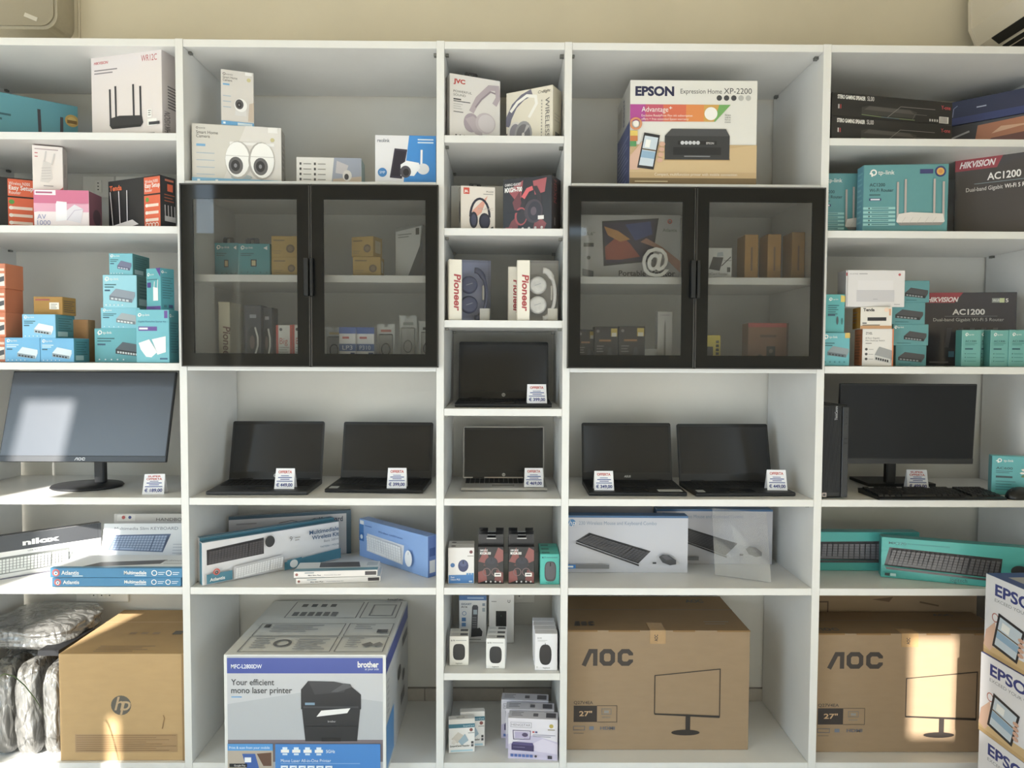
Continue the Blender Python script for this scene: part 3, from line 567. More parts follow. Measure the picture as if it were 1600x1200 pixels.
carton('keyboard_box', 'white carton with round red and blue marks behind the slim keyboard carton', 'box', None, '#dcd9d5', lean=8,
  F=[r(.03, .84, .2, .98, '#efece8'), e(.09, .92, None, .04, '#c94b42'), e(.15, .92, None, .035, '#3a4f9c'), t(.4, .84, .07, 'HANDBOARD', '#5c5a58', w=.36)], dims=(-1.43, .315, S5, 1, .385, .03, .162))
# cardboard carton with the round mark
fx, fy, fz, fa, fw_, fd, fh = P['f2']
HPB = cardboard('#bd9f75')
carton('printer_carton', 'large brown cardboard carton with a round grey two-letter mark', 'box', None, HPB,
  F=[e(.492, .52, None, .092, '#5e584f', 'logo'), t(.47, .475, .13, 'h', '#bd9f75', a='c', sh=.25, g='logo', b=.01), t(.525, .475, .13, 'p', '#bd9f75', a='c', sh=.25, g='logo', b=.01), r(.12, .08, .94, .25, '#ab8656'), *bars(.13, .24, .93, 8, .02, .006, '#8f6d43'), ln([(.985, 0), (.985, 1)], .01, '#a88455'), ln([(.82, .3), (.84, .4), (.83, .43)], .008, '#94703f')],
  T=[e(.72, .83, .08, .055, '#5e584f', 'logo'), t(.72, .81, .06, 'hp', '#bd9f75', a='c', sh=.2, g='logo'), ln([(0, .69), (1, .69)], .012, '#d0aa74'), *bars(.25, .16, .7, 4, .035, .014, '#8f6d43'), r(.72, .4, .8, .48, '#5b5348'), *[r(.35+.1*i, .4, .41+.1*i, .45, '#a07d4d') for i in range(3)]],
  dims=(-1.4365, .012, BOT, .3, .4035, .395, .354))
# ------------------------------------------------------------------ column two: cameras, keyboards, printer carton
def dome(u, v, s, asp):   # indoor camera picture: base, head, dark lens
    return [p([(u-.5*s*asp, v-.95*s), (u+.5*s*asp, v-.95*s), (u+.46*s*asp, v-.3*s), (u-.46*s*asp, v-.3*s)], '#dcdad8'), e(u, v, s*.55*asp, s*.6, '#f2f1ef'), e(u-.12*s*asp, v+.08*s, s*.36*asp, s*.45, '#5b5a5d'), e(u-.14*s*asp, v+.02*s, s*.2*asp, s*.25, '#2d2d31'), e(u-.14*s*asp, v+.02*s, s*.08*asp, s*.1, '#7b7b82')]
def egg(u, v, s, asp): return [e(u, v, s*.75*asp, s, '#f4f3f1'), ln([(u-.72*s*asp, v+.2*s), (u+.72*s*asp, v+.2*s)], .012, '#cfccca'), e(u-.1*s*asp, v-.35*s, s*.45*asp, s*.5, '#6a686b'), e(u-.12*s*asp, v-.35*s, s*.28*asp, s*.32, '#3a393d'), e(u-.12*s*asp, v-.35*s, s*.1*asp, s*.12, '#8a8a90')]
a_ = P['ca2'][6]/P['ca2'][4]
carton('camera_box', 'wide grey-beige carton picturing two white egg-shaped security cameras', 'box', 'ca2', '#d6d0c8',
  F=[p([(.35, .09), (1, .09), (1, 1), (.6, 1)], '#dfdbd6'), ring(.06, .93, .015, .008, '#6a6560'), t(.08, .915, .03, 'ezviz', '#6a6560', w=.07), t(.05, .83, .055, 'Smart Home', '#57524e', w=.24), t(.05, .765, .055, 'Camera', '#57524e', w=.15), r(.05, .62, .15, .66, '#74b0dc'), *[r(.05, .5-.12*i, .25, .512-.12*i, '#a9bccb', 'fine_print') for i in range(4)], r(.85, .9, .96, .99, '#f0eeea'), e(.9, .78, None, .035, '#cfc58a'), e(.55, .12, .12, .05, '#a6b4b8'), r(.42, .67, .66, .72, '#eeecea'), r(.64, .67, .92, .72, '#eeecea'), e(.515, .41, .148, .325, '#bdb8b3'), *egg(.505, .42, .3, a_*.88), e(.775, .41, .148, .325, '#b5b0ab'), *egg(.785, .42, .3, a_*.88), r(0, 0, 1, .085, '#7cb9df'), r(.06, .02, .09, .06, '#eaf4fa'), r(.26, .02, .29, .06, '#eaf4fa'), r(.9, .02, .97, .05, '#3c6f90')],
  R=[r(.2, .3, .8, .8, '#8d8781'), *bars(.25, .75, .75, 5, .09, .03, '#b9b3ac')], sides={'R': '#a39d95', 'T': '#d3cdc5'})
a_ = P['ca1'][6]/P['ca1'][4]
carton('camera_box', 'small upright carton of an indoor dome camera on the wider camera carton', 'box', 'ca1', '#dad4cd',
  F=[ring(.1, .92, .02, .01, '#6a6560'), t(.16, .905, .03, 'ezviz', '#6a6560', w=.2), t(.06, .84, .045, 'Smart Home', '#57524e', w=.44), t(.06, .79, .045, 'Camera', '#57524e', w=.28), r(.06, .72, .26, .75, '#74b0dc'), *[r(.06, .52-.1*i, .3, .535-.1*i, '#a9bccb', 'fine_print') for i in range(3)], r(.74, .93, .95, .99, '#f0eeea'), e(.85, .85, None, .035, '#cfc58a'), p([(.82, .1), (1, .1), (1, .45), (.86, .42)], '#cbb9a6'), *dome(.6, .38, .2, a_), r(0, 0, 1, .075, '#5fa8dc'), r(.06, .02, .13, .055, '#eaf4fa'), r(.5, .015, .95, .06, '#d3e6f2')], sides={'T': '#cfc9c1', 'R': '#b5afa7'})
carton('camera_box', 'low white carton half covered by a blurred camera photo', 'box', 'ca3', '#e2dfda',
  F=[p([(.53, 0), (1, 0), (1, 1), (.58, 1)], '#9ea4b4'), p([(.55, 0), (1, 0), (1, .4), (.56, .3)], '#c0ac98'), p([(.6, .5), (.75, .45), (.8, .75), (.62, .9)], '#c8c2c4'), e(.78, .42, .07, .18, '#d9d5d0'), e(.77, .38, .035, .1, '#4a484c'), *[r(.05+.22*(i % 2), .74-.17*(i//2), .08+.22*(i % 2), .82-.17*(i//2), '#4a4a4a') for i in range(8)], *[r(.11+.22*(i % 2), .76-.17*(i//2), .23+.22*(i % 2), .79-.17*(i//2), '#9a9690', 'fine_print') for i in range(8)]], sides={'R': '#9fc0c6', 'T': '#e0dcd6'})
carton('camera_box', 'white and bright blue carton with a phone and a bullet camera', 'box', 'ca4', '#e4e3e6',
  F=[p([(.46, 0), (1, 0), (1, 1), (.56, 1)], '#2f8fdd'), t(.04, .86, .07, 'reolink', '#3e4c66', w=.2, b=.01), *[r(.7, .91-.06*i, .96, .935-.06*i, '#d7e8f6', 'fine_print') for i in range(2)], p([(.24, .16), (.44, .14), (.53, .72), (.32, .74)], '#3b3748'), p([(.27, .2), (.43, .18), (.5, .68), (.34, .7)], '#2b2836'), ln([(.76, .4), (.765, .72)], .04, '#f3f3f5'), e(.79, .34, .1, .11, '#e3e3e8'), p([(.42, .2), (.64, .2), (.74, .36), (.72, .46), (.52, .5), (.42, .42)], '#f4f4f6'), e(.5, .28, .09, .12, '#55535c'), e(.51, .27, .05, .07, '#2b2a30'), e(.12, .26, None, .09, '#3a86c8'), t(.12, .235, .055, '5MP', '#e4f0fa', a='c', w=.09)], sides={'T': '#d8d6d3'})
# keyboard sets below the laptops
M_TL = '#3b7f97'
x0_, y0_ = -.905, .075
KW = [*kbd([(.03, .46), (.42, .5), (.42, .9), (.03, .82)], '#3a3537', '#4f494b', 6, 18), e(.455, .8, .035, .14, '#2d2a2c'), t(.6, .72, .12, '9', '#6d6a68', w=.02), *bars(.64, .8, .68, 2, .06, .03, '#aaa6a2'), t(.985, .8, .105, 'Multimediale', '#34567a', a='r', w=.235, b=.02), t(.985, .66, .105, 'Wireless Kit', '#34567a', a='r', w=.215, b=.02), t(.985, .55, .06, 'Basic 300W', '#7c7a86', a='r', w=.12), t(.985, .42, .045, 'TASTIERA + MOUSE', '#4a7088', a='r', w=.15), p([(.56, .02), (1, .06), (1, .32), (.56, .22)], M_TL), p([(.02, .05), (.19, .05), (.19, .27), (.02, .27)], M_TL), *atl(.085, .3, .1, '#5a3a34', .3, False), t(.04, .1, .075, 'Atlantis', WH, b=.02, w=.1), *kbd([(.2, .04), (.55, .1), (.55, .42), (.2, .34)], '#d3d1d3', '#f1f0f1', 5, 18), p([(.57, .06), (.68, .06), (.68, .3), (.57, .28)], M_TL), e(.62, .17, .03, .1, '#e6e8ea')]
carton('keyboard_box', 'long white and teal wireless keyboard set carton standing in front', 'box', None, '#e2e0e2', F=KW, sides={'L': M_TL, 'T': '#3e8098', 'R': M_TL}, dims=(-.969, .012, S5, 39.4, .478, .028, .14))
carton('keyboard_box', 'teal-edged keyboard carton, middle of the leaning keyboard cartons', 'box', None, '#d6d4d6', F=[r(0, 0, 1, 1, '#d9d7da'), r(0, .9, 1, 1, '#3e8098'), r(.97, 0, 1, 1, M_TL)], sides={'T': '#3e8098', 'R': M_TL}, dims=(-.9895, .042, S5, 39.4, .472, .026, .148))
carton('keyboard_box', 'keyboard carton with a teal rim at the very back of the leaning cartons', 'box', None, '#cfccd0', F=[r(0, .93, 1, 1, '#35566a'), r(.96, 0, 1, 1, '#35566a'), t(.93, .76, .12, 'Keyboard', '#3a4660', a='r', w=.2, b=.02), ln([(.4, .8), (.5, .84), (.6, .78), (.7, .86)], .01, '#44424a'), *bars(.06, .84, .22, 1, .05, .03, '#a9a6aa')], sides={'T': '#35566a', 'R': '#35566a'}, dims=(-.985, .272, S5, 16.5, .43, .018, .165))
MS = [e(.035, .5, None, .22, '#8d4a40'), *bars(.13, .8, .24, 1, .1, .12, '#6d8692'), t(.17, .25, .22, 'Mini Slim Plus', '#5b5a60', w=.15, b=.02), t(.36, .28, .16, 'Multimediale Easy 800', '#8a8890', w=.2), r(.85, .22, .985, .8, '#40383a')]
carton('keyboard_box', 'lower of two slim white keyboard cartons lying flat before the wireless set', 'box', None, '#e5dfda', F=MS, sides={'T': '#cfd6da'}, dims=(-.673, .03, S5, 6.5, .272, .1, .0185), group='slim white keyboard cartons')
carton('keyboard_box', 'upper of two slim white keyboard cartons lying flat, keyboard on its lid', 'box', None, '#e8e1dc', F=MS, T=[r(0, 0, 1, .3, '#5d97ab'), p([(.28, .4), (.78, .36), (.74, .95), (.26, .95)], '#43414a'), r(.85, .5, .98, .9, '#b9c3c9')], sides={'T': '#dfe2e4', 'R': '#d8d4d0'}, dims=(-.681, .034, S5+.0195, 5, .27, .1, .0215), group='slim white keyboard cartons')
carton('keyboard_box', 'periwinkle blue carton of a white keyboard and mouse, turned at an angle', 'box', None, '#86aeea',
  F=[r(0, .56, .07, .95, '#3f7fc4'), r(.01, .86, .075, .96, '#e9eef6'), r(.0, .42, .075, .64, '#2f6fb8'), e(.037, .53, .02, .06, '#dfeaf6'), t(.3, .76, .055, 'Wireless combination', '#3f5fa8', w=.36), *bars(.09, .86, .2, 1, .04, .02, '#4f79c4'), *kbd([(.12, .2), (.66, .13), (.68, .62), (.13, .66)], '#dfe2ea', '#f5f6fa', 6, 14, False), e(.77, .36, .05, .2, '#eceff6'), ln([(.77, .45), (.77, .52)], .02, '#a9b3c9')],
  R=[r(.2, .1, .8, .4, '#e4e9f2'), r(.2, .5, .8, .7, '#3a5fa8')], sides={'R': '#6387cf', 'T': '#7aa2e2'}, dims=(-.535, .362, S5, -42.9, .388, .042, .141))
# the big laser printer carton: walls tapered lid
BRB = '#3b50a8'
bx, by, bz, bw, bd, bh = -.866, -.08, BOT, .505, .485, .392
o = carton('printer_carton', 'large white and blue laser printer carton with a dark printer pictured', 'box', None, '#e2e2e0',
  F=[r(.02, .035, .98, .99, '#b9bcc2'), r(.02, .25, .98, .85, '#b7bac0'), p([(.02, .6), (.5, .7), (.98, .62), (.98, .85), (.02, .85)], '#c6c8cc'), r(.02, .13, .98, .31, '#7c7078'), r(.02, .85, .98, .975, BRB), t(.045, .89, .034, 'MFC-L2800DW', '#e9edf6', w=.19, b=.015), t(.955, .9, .048, 'brother', WH, a='r', w=.13, b=.03), t(.955, .877, .02, 'at your side', '#dfe5f4', a='r', w=.085), t(.045, .755, .05, 'Your efficient', '#37393d', w=.265, b=.01), t(.045, .69, .05, 'mono laser printer', '#37393d', w=.375, b=.01), r(.045, .655, .11, .663, '#5fa4dc'),
     p([(.5, .3), (.82, .3), (.84, .56), (.48, .56)], '#2d2d30'), p([(.475, .56), (.845, .56), (.845, .68), (.79, .74), (.735, .76), (.52, .79), (.475, .72)], '#26262a'), p([(.52, .79), (.68, .785), (.77, .76), (.74, .7), (.56, .68)], '#3b3b3f'), p([(.66, .7), (.74, .77), (.78, .765), (.79, .74), (.7, .7)], '#55565a'), r(.49, .57, .83, .585, '#45464a'), p([(.57, .5), (.76, .53), (.78, .57), (.6, .55)], '#ecebea'), r(.5, .595, .56, .615, '#7d9cb6'), t(.665, .455, .016, 'brother', '#c9cacc', a='c', w=.05), r(.5, .42, .82, .424, '#1b1b1d'), r(.6, .3, .72, .33, '#1b1b1d'),
     r(.02, .035, .3, .225, '#b8aa9a'), r(.02, .225, .3, .28, '#4a9be0'), t(.03, .24, .02, 'Print & scan from your mobile', '#e6f1fb', w=.25), p([(.2, .2), (.29, .21), (.29, .1), (.24, .1)], '#6b4a38'), p([(.14, .06), (.22, .05), (.19, .2), (.11, .2)], '#3a63b0'), p([(.125, .13), (.165, .13), (.165, .17), (.125, .17)], '#eef0f4'), r(.03, .09, .14, .12, '#232326'), t(.06, .098, .014, 'Google Play', WH, w=.07), r(.03, .045, .14, .08, '#232326'), t(.06, .055, .014, 'App Store', WH, w=.06),
     r(.315, .035, .965, .28, '#3a87d6')]+[q for i, (gx) in enumerate((.35, .42, .49, .56)) for q in (r(gx, .21, gx+.05, .235, WH), r(gx+.01, .235, gx+.04, .255, '#dcebfa'), r(gx+.01, .19, gx+.04, .205, '#cfe2f6'))]+[t(.63, .21, .026, '5GHz', '#e6f1fb', w=.055, b=.01), t(.35, .135, .026, 'Mono Laser All-in-One Printer', '#e6f1fb', w=.31), r(.35, .122, .84, .125, '#a9cdf2')]+[q for i in range(6) for q in (r(.35+.055*i, .055, .394+.055*i, .107, '#e9f3fc'), r(.361+.055*i, .068, .383+.055*i, .094, '#4a88cc'))]+[r(.89, .05, .97, .058, '#dfe9f4')],
  T=[ln([(.18, .97), (.68, .97), (.68, .64), (.18, .64), (.18, .97)], .008, '#77777a'), ln([(.71, .97), (.96, .97), (.96, .64), (.71, .64), (.71, .97)], .008, '#77777a'), t(.95, 1.0-.02, .0001, '.', '#444'), *[r(.24+.07*i, .86, .28+.07*i, .92, '#55555a') for i in range(4)], *[r(.22+.055*i, .67, .26+.055*i, .75, '#6d6d72') for i in range(6)], ln([(.77, .9), (.93, .9), (.93, .68), (.77, .68), (.77, .9)], .012, '#88888c'),
     ln([(.07, .52), (.64, .52), (.64, .3), (.07, .3), (.07, .52)], .006, '#77777a'), ln([(.07, .28), (.64, .28), (.64, .04), (.07, .04), (.07, .28)], .006, '#77777a'), ln([(.67, .52), (.97, .52), (.97, .3), (.67, .3), (.67, .52)], .006, '#77777a'), ln([(.67, .28), (.97, .28), (.97, .04), (.67, .04), (.67, .28)], .006, '#77777a'), *bars(.16, .49, .5, 4, .035, .014, '#a9a9ac'), r(.1, .44, .14, .5, '#444448'), *bars(.12, .25, .24, 5, .035, .012, '#97979b'), ring(.31, .17, .05, .02, '#6a6a6e'), *bars(.4, .24, .6, 6, .032, .012, '#a0a0a4'), *bars(.72, .49, .85, 3, .035, .012, '#a0a0a4'), r(.88, .34, .95, .4, '#55555a'), *bars(.72, .25, .82, 5, .035, .012, '#a0a0a4'), p([(.85, .1), (.9, .14), (.87, .18), (.82, .14)], '#77777a'), p([(.92, .1), (.96, .14), (.93, .18), (.89, .14)], '#88888c'), t(.97, .985, .035, 'brother', '#333338', a='r', w=.12, b=.02)],
  R=[r(0, .84, 1, .97, BRB), *bars(.05, .75, .12, 6, .05, .01, '#8a8a8e'), r(.0, .05, .3, .42, '#4a9be0'), e(.55, .55, .08, .06, '#3a3a3e'), e(.75, .42, .06, .05, '#55555a'), r(.62, .2, .8, .3, '#77777a'), r(.7, .7, .95, .78, '#55555a')], sides={'R': '#cfcfce', 'T': '#dcdcd8'}, dims=(bx, by, bz, 0, bw, bd, bh))

# ------------------------------------------------------------------ middle column: headphones, mice, small boxes
BK = '#1c1b1e'
carton('headphone_box', 'white carton with greyish pink headphones and red lettering', 'box', 'jvc', '#dedad6',
  F=[t(.07, .86, .065, 'JVC', '#c0392f', b=.05, w=.23), t(.07, .715, .036, 'POWERFUL', '#5a5654', w=.36), t(.07, .66, .036, 'SOUND', '#5a5654', w=.24), *bars(.07, .62, .22, 1, .05, .02, '#333'), *bars(.07, .585, .4, 1, .05, .012, '#333'), *bars(.07, .54, .25, 3, .035, .01, '#b5b0ac'), *bars(.07, .42, .26, 1, .03, .012, '#555'), ln([(.42, .44), (.55, .66), (.78, .86), (.93, .87), (.96, .72), (.88, .6)], .085, '#b3a5ae'), ln([(.5, .52), (.62, .66), (.8, .8), (.9, .78)], .025, '#93868f'), e(.42, .27, .15, .15, '#a99ba5'), p([(.3, .32), (.5, .1), (.64, .08), (.62, .3), (.45, .38)], '#b8abb3'), e(.7, .29, .2, .165, '#c3b8be'), e(.72, .29, .165, .14, '#d2c9cd'), *[e(.12+.08*i, .05, None, .014, '#55514f') for i in range(3)]],
  sides={'L': '#b9b4af', 'T': '#cfcac5'}, tab=(.34, .6, .022, '#262424'))
carton('headphone_box', 'cream carton with silver wireless headphones, lettering running downwards', 'box', 'crd', '#e2dac6',
  F=[e(.03, .1, .05, .12, '#6d6468'), ln([(.02, .34), (.06, .5), (.18, .72), (.36, .86), (.56, .93)], .13, '#6f6c80'), ln([(.1, .62), (.25, .78), (.45, .88), (.64, .84), (.66, .7), (.5, .46)], .06, '#efebe2'), e(.2, .2, .17, .22, '#d9d4cc'), e(.2, .2, .12, .18, '#8b8690'), e(.38, .15, .19, .26, '#9a989c'), e(.38, .15, .15, .2, '#77757a'), p([(.38, .15), (.52, .3), (.45, .33)], '#b9b7ba'), p([(.38, .15), (.25, .02), (.3, -.01)], '#b9b7ba'), e(.38, .15, .03, .04, '#d6d3d3'), t(.95, .88, .055, 'Crdlight', '#3d3a38', a='r', w=.26, sh=.2), t(.85, .78, .09, 'WIRELESS', '#6d6a68', rot=-90, w=.74), *[r(.765, .72-.06*i, .785, .75-.06*i, '#9b978f', 'fine_print') for i in range(12)]],
  R=[r(.3, .06, .8, .16, '#6a655c'), *bars(.2, .5, .8, 3, .06, .02, '#b3ab98')], sides={'R': '#cbc2ab', 'T': '#d6cebb'})
carton('headphone_box', 'small cream carton with dark blue headphones', 'box', 'jbl', '#e4dbcf',
  F=[r(.08, .82, .25, .96, '#d6452f'), t(.1, .86, .05, 'JBL', WH, w=.12, b=.03), t(.94, .87, .04, 'M-650', '#4a4644', a='r', w=.2), *bars(.65, .84, .94, 1, .03, .012, '#777'), p([(.33, .45), (.78, .8), (.6, .42), (.42, .3)], '#e2a08c'), *headphones(.25, .06, .86, .74, '#2e2f40', '#3d4056', '#4a4d66', .05), t(.5, .48, .05, 'MUSIC', '#b9a9a0', w=.44), r(0, 0, 1, .02, '#d79a90'), p([(.84, .04), (.96, .04), (.94, .12), (.88, .1)], '#2b2a30')], L=[e(.5, .45, .3, .25, '#3a3a42')], sides={'L': '#bdb5aa', 'T': '#cfc6bb'}, tab=(.27, .62, .013, '#26252a'))
carton('headset_box', 'black gaming headset carton with red smoke artwork', 'box', 'gam', '#1e1a1d',
  F=[p([(.1, .78), (.42, .95), (.38, .62), (.25, .6)], '#a3444a'), p([(.62, .92), (.9, .96), (.86, .7), (.66, .66)], '#b04a50'), p([(.18, .2), (.38, .36), (.3, .02), (.08, .02)], '#8a3a3e'), p([(.62, .02), (.7, .3), (.9, .12), (.86, .02)], '#8f3d42'), p([(.2, .55), (.35, .75), (.4, .45), (.25, .4)], '#6d2c31'), t(.04, .86, .05, 'GAMING HEADSET', '#d9d3d3', w=.34, b=.02), t(.04, .75, .085, 'MXGH-700', WH, w=.36, b=.04), ln([(.4, .42), (.46, .62), (.56, .78), (.68, .78), (.76, .62), (.74, .46)], .085, '#2b1d22'), ln([(.42, .62), (.52, .76), (.62, .79)], .08, '#e0545a'), e(.38, .28, .13, .17, '#b5444b'), e(.39, .28, .1, .14, '#2a1f24'), e(.64, .36, .19, .22, '#43343c'), e(.66, .36, .14, .18, '#2a2430'), e(.64, .36, .06, .08, '#5c4a55'), p([(.1, .34), (.38, .36), (.38, .4), (.1, .38)], '#15131a'), r(.73, .2, .85, .27, '#e9e4e0'), *[e(.42+.13*i, .05, None, .025, '#d9d3d3') for i in range(4)], *bars(.06, .09, .2, 1, .04, .04, '#b0434a')],
  R=[t(.55, .52, .16, 'MXGH', '#a33b3f', rot=90, w=.42), r(.3, .1, .4, .25, '#8a8486')], sides={'R': '#2a2125', 'T': '#352b30'})
def pioneer(key, label, hcol, back, dims=None, full=True):
    """clear-sided headphone pack: printed strip, backing card, headphones, clear shell"""
    x, y, z, a, w, d, h = dims or P[key]; o = empty('headphone_pack', label, 'headphone pack', (x, y, z+.0006), a, 'clear headphone packs')
    m = MB(); sw = w*.31; wht = gloss('#e9e2d2'); m.box(0, 0, 0, sw, d, h, wht, .001); st = m.build('printed_strip', o, label='cream strip with red lettering')
    G = {}; paint(st, (0, 0, 0), (sw, 0, 0), (0, 0, h), (0, -1, 0), [t(.42, .76, .15*.75, 'Pioneer', '#b03a3f', rot=-90, w=.6, b=.03, sh=.15), r(.03, .02, .07, .99, '#cfc6b2')], G); finish(G, st)
    m = MB(); m.box(sw, d-.006, 0, w, d-.0015, h, gloss(back)); m.build('backing_card', o)
    m = MB(); m.box(sw+.001, d*.35, .001, w-.002, d-.006, .008, gloss(back)); m.build('tray', o)
    hm = gloss(hcol); hd = mat(hcol, .55, noise_amt=.1, scale=50); yc = d*.42
    m = MB()
    arc = [(w*.66+.036*math.cos(q), yc-.004, h*.44+.078*math.sin(q)) for q in [math.radians(-95+190*i/16) for i in range(17)]]
    m.tube(arc, .006, hm, 8, None, 1.6); m.build('headband', o, smooth=True)
    for zz in (.60, .27):
        m = MB(); mt = Matrix.Translation((sw+.027, yc, h*zz)) @ Matrix.Rotation(math.pi/2, 4, 'X')
        m.lathe([(.026, -.012), (.029, -.004), (.028, .006), (.024, .012), (.0225, .0125), (.008, .0126)], hd, 22, mt); c = m.build('ear_cup', o, smooth=True)
        m = MB(); m.add([(sw+.016, yc-.0132, h*zz-.003), (sw+.037, yc-.0132, h*zz+.004), (sw+.037, yc-.0132, h*zz+.0055), (sw+.016, yc-.0132, h*zz-.0015)], [(0, 1, 2, 3)], gloss('#b9bcc4')); m.build('ear_cup_mark', c)
    m = MB(); m.box(w*.83, yc-.004, h*.35, w*.87, yc+.016, h*.6, gloss('#e2dccd'), .002); m.build('band_wrap', o)
    m = MB(); m.box(sw+.0005, .0008, .0006, w, d, h-.0006, M_CLEAR, .0012); m.build('clear_shell', o)
    m = MB(); m.box(w*.75, d*.2, .001, w*.99, d*.21, .04, gloss('#e4dfd2')); m.build('info_card', o)
    return o
pioneer('p1', 'clear pack of dark blue headphones with a cream lettered strip', '#3a4163', '#8d93b5')
pioneer('p3', 'clear pack of white headphones nearest the shelf edge', '#f4f2ee', '#a9a59c')
pioneer('p2', 'cream lettered pack half hidden behind the white headphones pack', '#f0eee8', '#a9a59c')
def row(o, n, dx, dy, labels, tilt=0):
    x, y, z = o.location
    return [copy_tree(o, (x+dx*(i+1), y+dy*(i+1), z), None, labels[i]) for i in range(n)]
x, y, z, a, w, d, h = P['m1']
o = carton('mouse_box', 'front white and blue carton of a dark blue mouse', 'box', 'm1', '#e6e2df',
  F=[*mousepic(.58, .5, .2, .17, '#39406b', '#4d5582'), e(.17, .52, None, .06, '#3d76b4'), e(.88, .88, None, .045, '#7a3f42'), *bars(.74, .78, .98, 1, .03, .02, '#9a948f'), r(.02, .02, .98, .25, '#2f76b8'), *[r(.7+.1*i, .24, .78+.1*i, .3, '#4d90c8') for i in range(3)], t(.1, .17, .045, 'Mouse', WH, w=.14), t(.1, .1, .05, 'Ottico PS/2', WH, w=.36), r(.8, .05, .93, .09, '#bcd6ec')], T=[e(.2, .5, .1, .15, '#4a3a3c')], sides={'T': '#dedad6'}, group='white and blue mouse cartons')
row(o, 1, -.001, .0445, ['rear white and blue mouse carton of the pair'])
def blackmouse(key, label, n, labels):
    o = carton('mouse_box', label, 'box', key, '#100d0e',
      F=[p([(.02, .6), (.3, .98), (.42, .7), (.3, .55)], '#8d4a46'), p([(.62, .7), (.78, .98), (.98, .9), (.98, .62), (.75, .55)], '#94504b'), p([(.02, .02), (.02, .32), (.3, .38), (.36, .1)], '#8a4440'), p([(.98, .02), (.98, .3), (.72, .38), (.64, .1)], '#7d3f3b'), p([(.2, .5), (.35, .6), (.5, .55), (.65, .6), (.8, .5), (.5, .42)], '#5a302e'), t(.08, .88, .05, 'GAMING MOUSE', '#e6e1df', w=.3, b=.02), t(.08, .79, .07, 'MXGM-500', WH, w=.42, b=.03), *mousepic(.52, .56, .25, .17, '#20202a', '#2b2b38'), ring(.34, .32, .1, .02, '#7d5f60'), ring(.68, .32, .1, .02, '#7d5f60'), *[e(.32+.18*i, .06, None, .024, '#d6d0cf') for i in range(4)], r(.64, .2, .9, .3, '#ece8e2'), *bars(.68, .27, .86, 1, .05, .03, '#555')], sides={'T': '#26242a'}, group='black mouse cartons')
    x, y, z, a, w, d, h = P[key]
    m = MB(); m.prism([(.001, h), (w-.001, h), (w-.001, h+.036), (w*.68, h+.036), (w*.68, h+.024), (w*.36, h+.024), (w*.36, h+.036), (.001, h+.036)], d*.45, d*.45+.0015, gloss('#121013'), M=None); tb = m.build('hanging_tab', o)
    m = MB(); m.box(w*.33, d*.45-.0006, h+.021, w*.7, d*.45-.0001, h+.0245, gloss('#b9b4b4')); m.build('tab_print', tb)
    row(o, n, 0, .0445, labels)
blackmouse('m2', 'front black and red gaming mouse carton beside the white and blue pair', 2, ['middle black carton of the row beside the white and blue pair', 'rearmost black carton of the row beside the white and blue pair'])
blackmouse('m3', 'front black and red gaming mouse carton beside the turquoise cartons', 2, ['middle black carton of the row beside the turquoise cartons', 'rearmost black carton of the row beside the turquoise cartons'])
o = carton('mouse_box', 'front turquoise carton of a grey mouse', 'box', 'm4', '#2fb9ad', F=[t(.1, .86, .055, 'M171', '#1c4d4c', w=.2, b=.02), *bars(.32, .9, .9, 1, .04, .03, '#2a8c86'), se(.53, .43, .3, .33, '#3c3a40'), se(.53, .45, .25, .28, '#56535a'), r(.5, .6, .56, .72, '#201f24'), t(.5, .045, .04, 'logitech', '#1c4d4c', a='c', w=.36)], T=[r(.1, .2, .5, .6, '#1d7f78')], sides={'T': '#39c2b4'}, group='turquoise mouse cartons', dims=(.124, .034, S5, .4, .0635, .043, .101))
row(o, 2, 0, .0445, ['middle turquoise mouse carton of the row', 'rearmost turquoise mouse carton of the row'])
carton('telephone_box', 'white and blue carton of a dark cordless telephone', 'box', 'ph', '#e3e3e4',
  F=[r(0, .9, 1, 1, '#3a6fae'), *bars(.3, .96, .9, 1, .03, .025, '#9fc0e0'), t(.08, .8, .04, 'GIGASET', '#33507c', w=.38, b=.02), t(.08, .74, .04, 'A116', '#2a2c34', w=.22, b=.02), *[ring(.19, .62-.0*i, .04, .012, '#6f93bd') for i in range(1)], r(.1, .45, .25, .53, '#4f82bd'), r(.1, .34, .25, .42, '#5f8fc4'), r(.1, .22, .25, .3, '#4f82bd'), r(.85, .78, .95, .84, '#8899aa'), r(.85, .66, .95, .74, '#9aa9b6'), p([(.45, .2), (.66, .2), (.7, .76), (.66, .8), (.52, .8), (.48, .76)], '#4a4c54'), r(.52, .6, .66, .7, '#a9b9c6'), *[r(.5+.05*j, .32+.05*i, .535+.05*j, .345+.05*i, '#8f9299') for i in range(5) for j in range(3)], p([(.44, .12), (.84, .14), (.86, .24), (.76, .32), (.46, .28)], '#2e3036'), *bars(.1, .08, .8, 1, .03, .02, '#999')], sides={'T': '#2f5f9c'})
carton('network_box', 'plain white carton with a black square device printed on it', 'box', 'wb', '#dededf',
  F=[*bars(.1, .86, .3, 1, .03, .015, '#8b8b8e'), t(.8, .83, .06, 'U', '#3a3a3e', a='c', w=.1, b=.02), r(.28, .32, .7, .66, '#2a2c2d'), r(.3, .34, .68, .64, '#1f2122'), r(.48, .55, .5, .57, '#4f8f6a')], sides={'T': '#d2d2d2'})
LM = lambda nm: [t(.08, .83, .05, nm, '#2b2b2e', w=.2, b=.02), *bars(.32, .87, .9, 1, .04, .025, '#aaa'), se(.5, .46, .32, .28, '#161518'), se(.5, .47, .29, .25, '#1f1e21'), t(.5, .05, .045, 'logitech', '#3a3a3d', a='c', w=.34)]
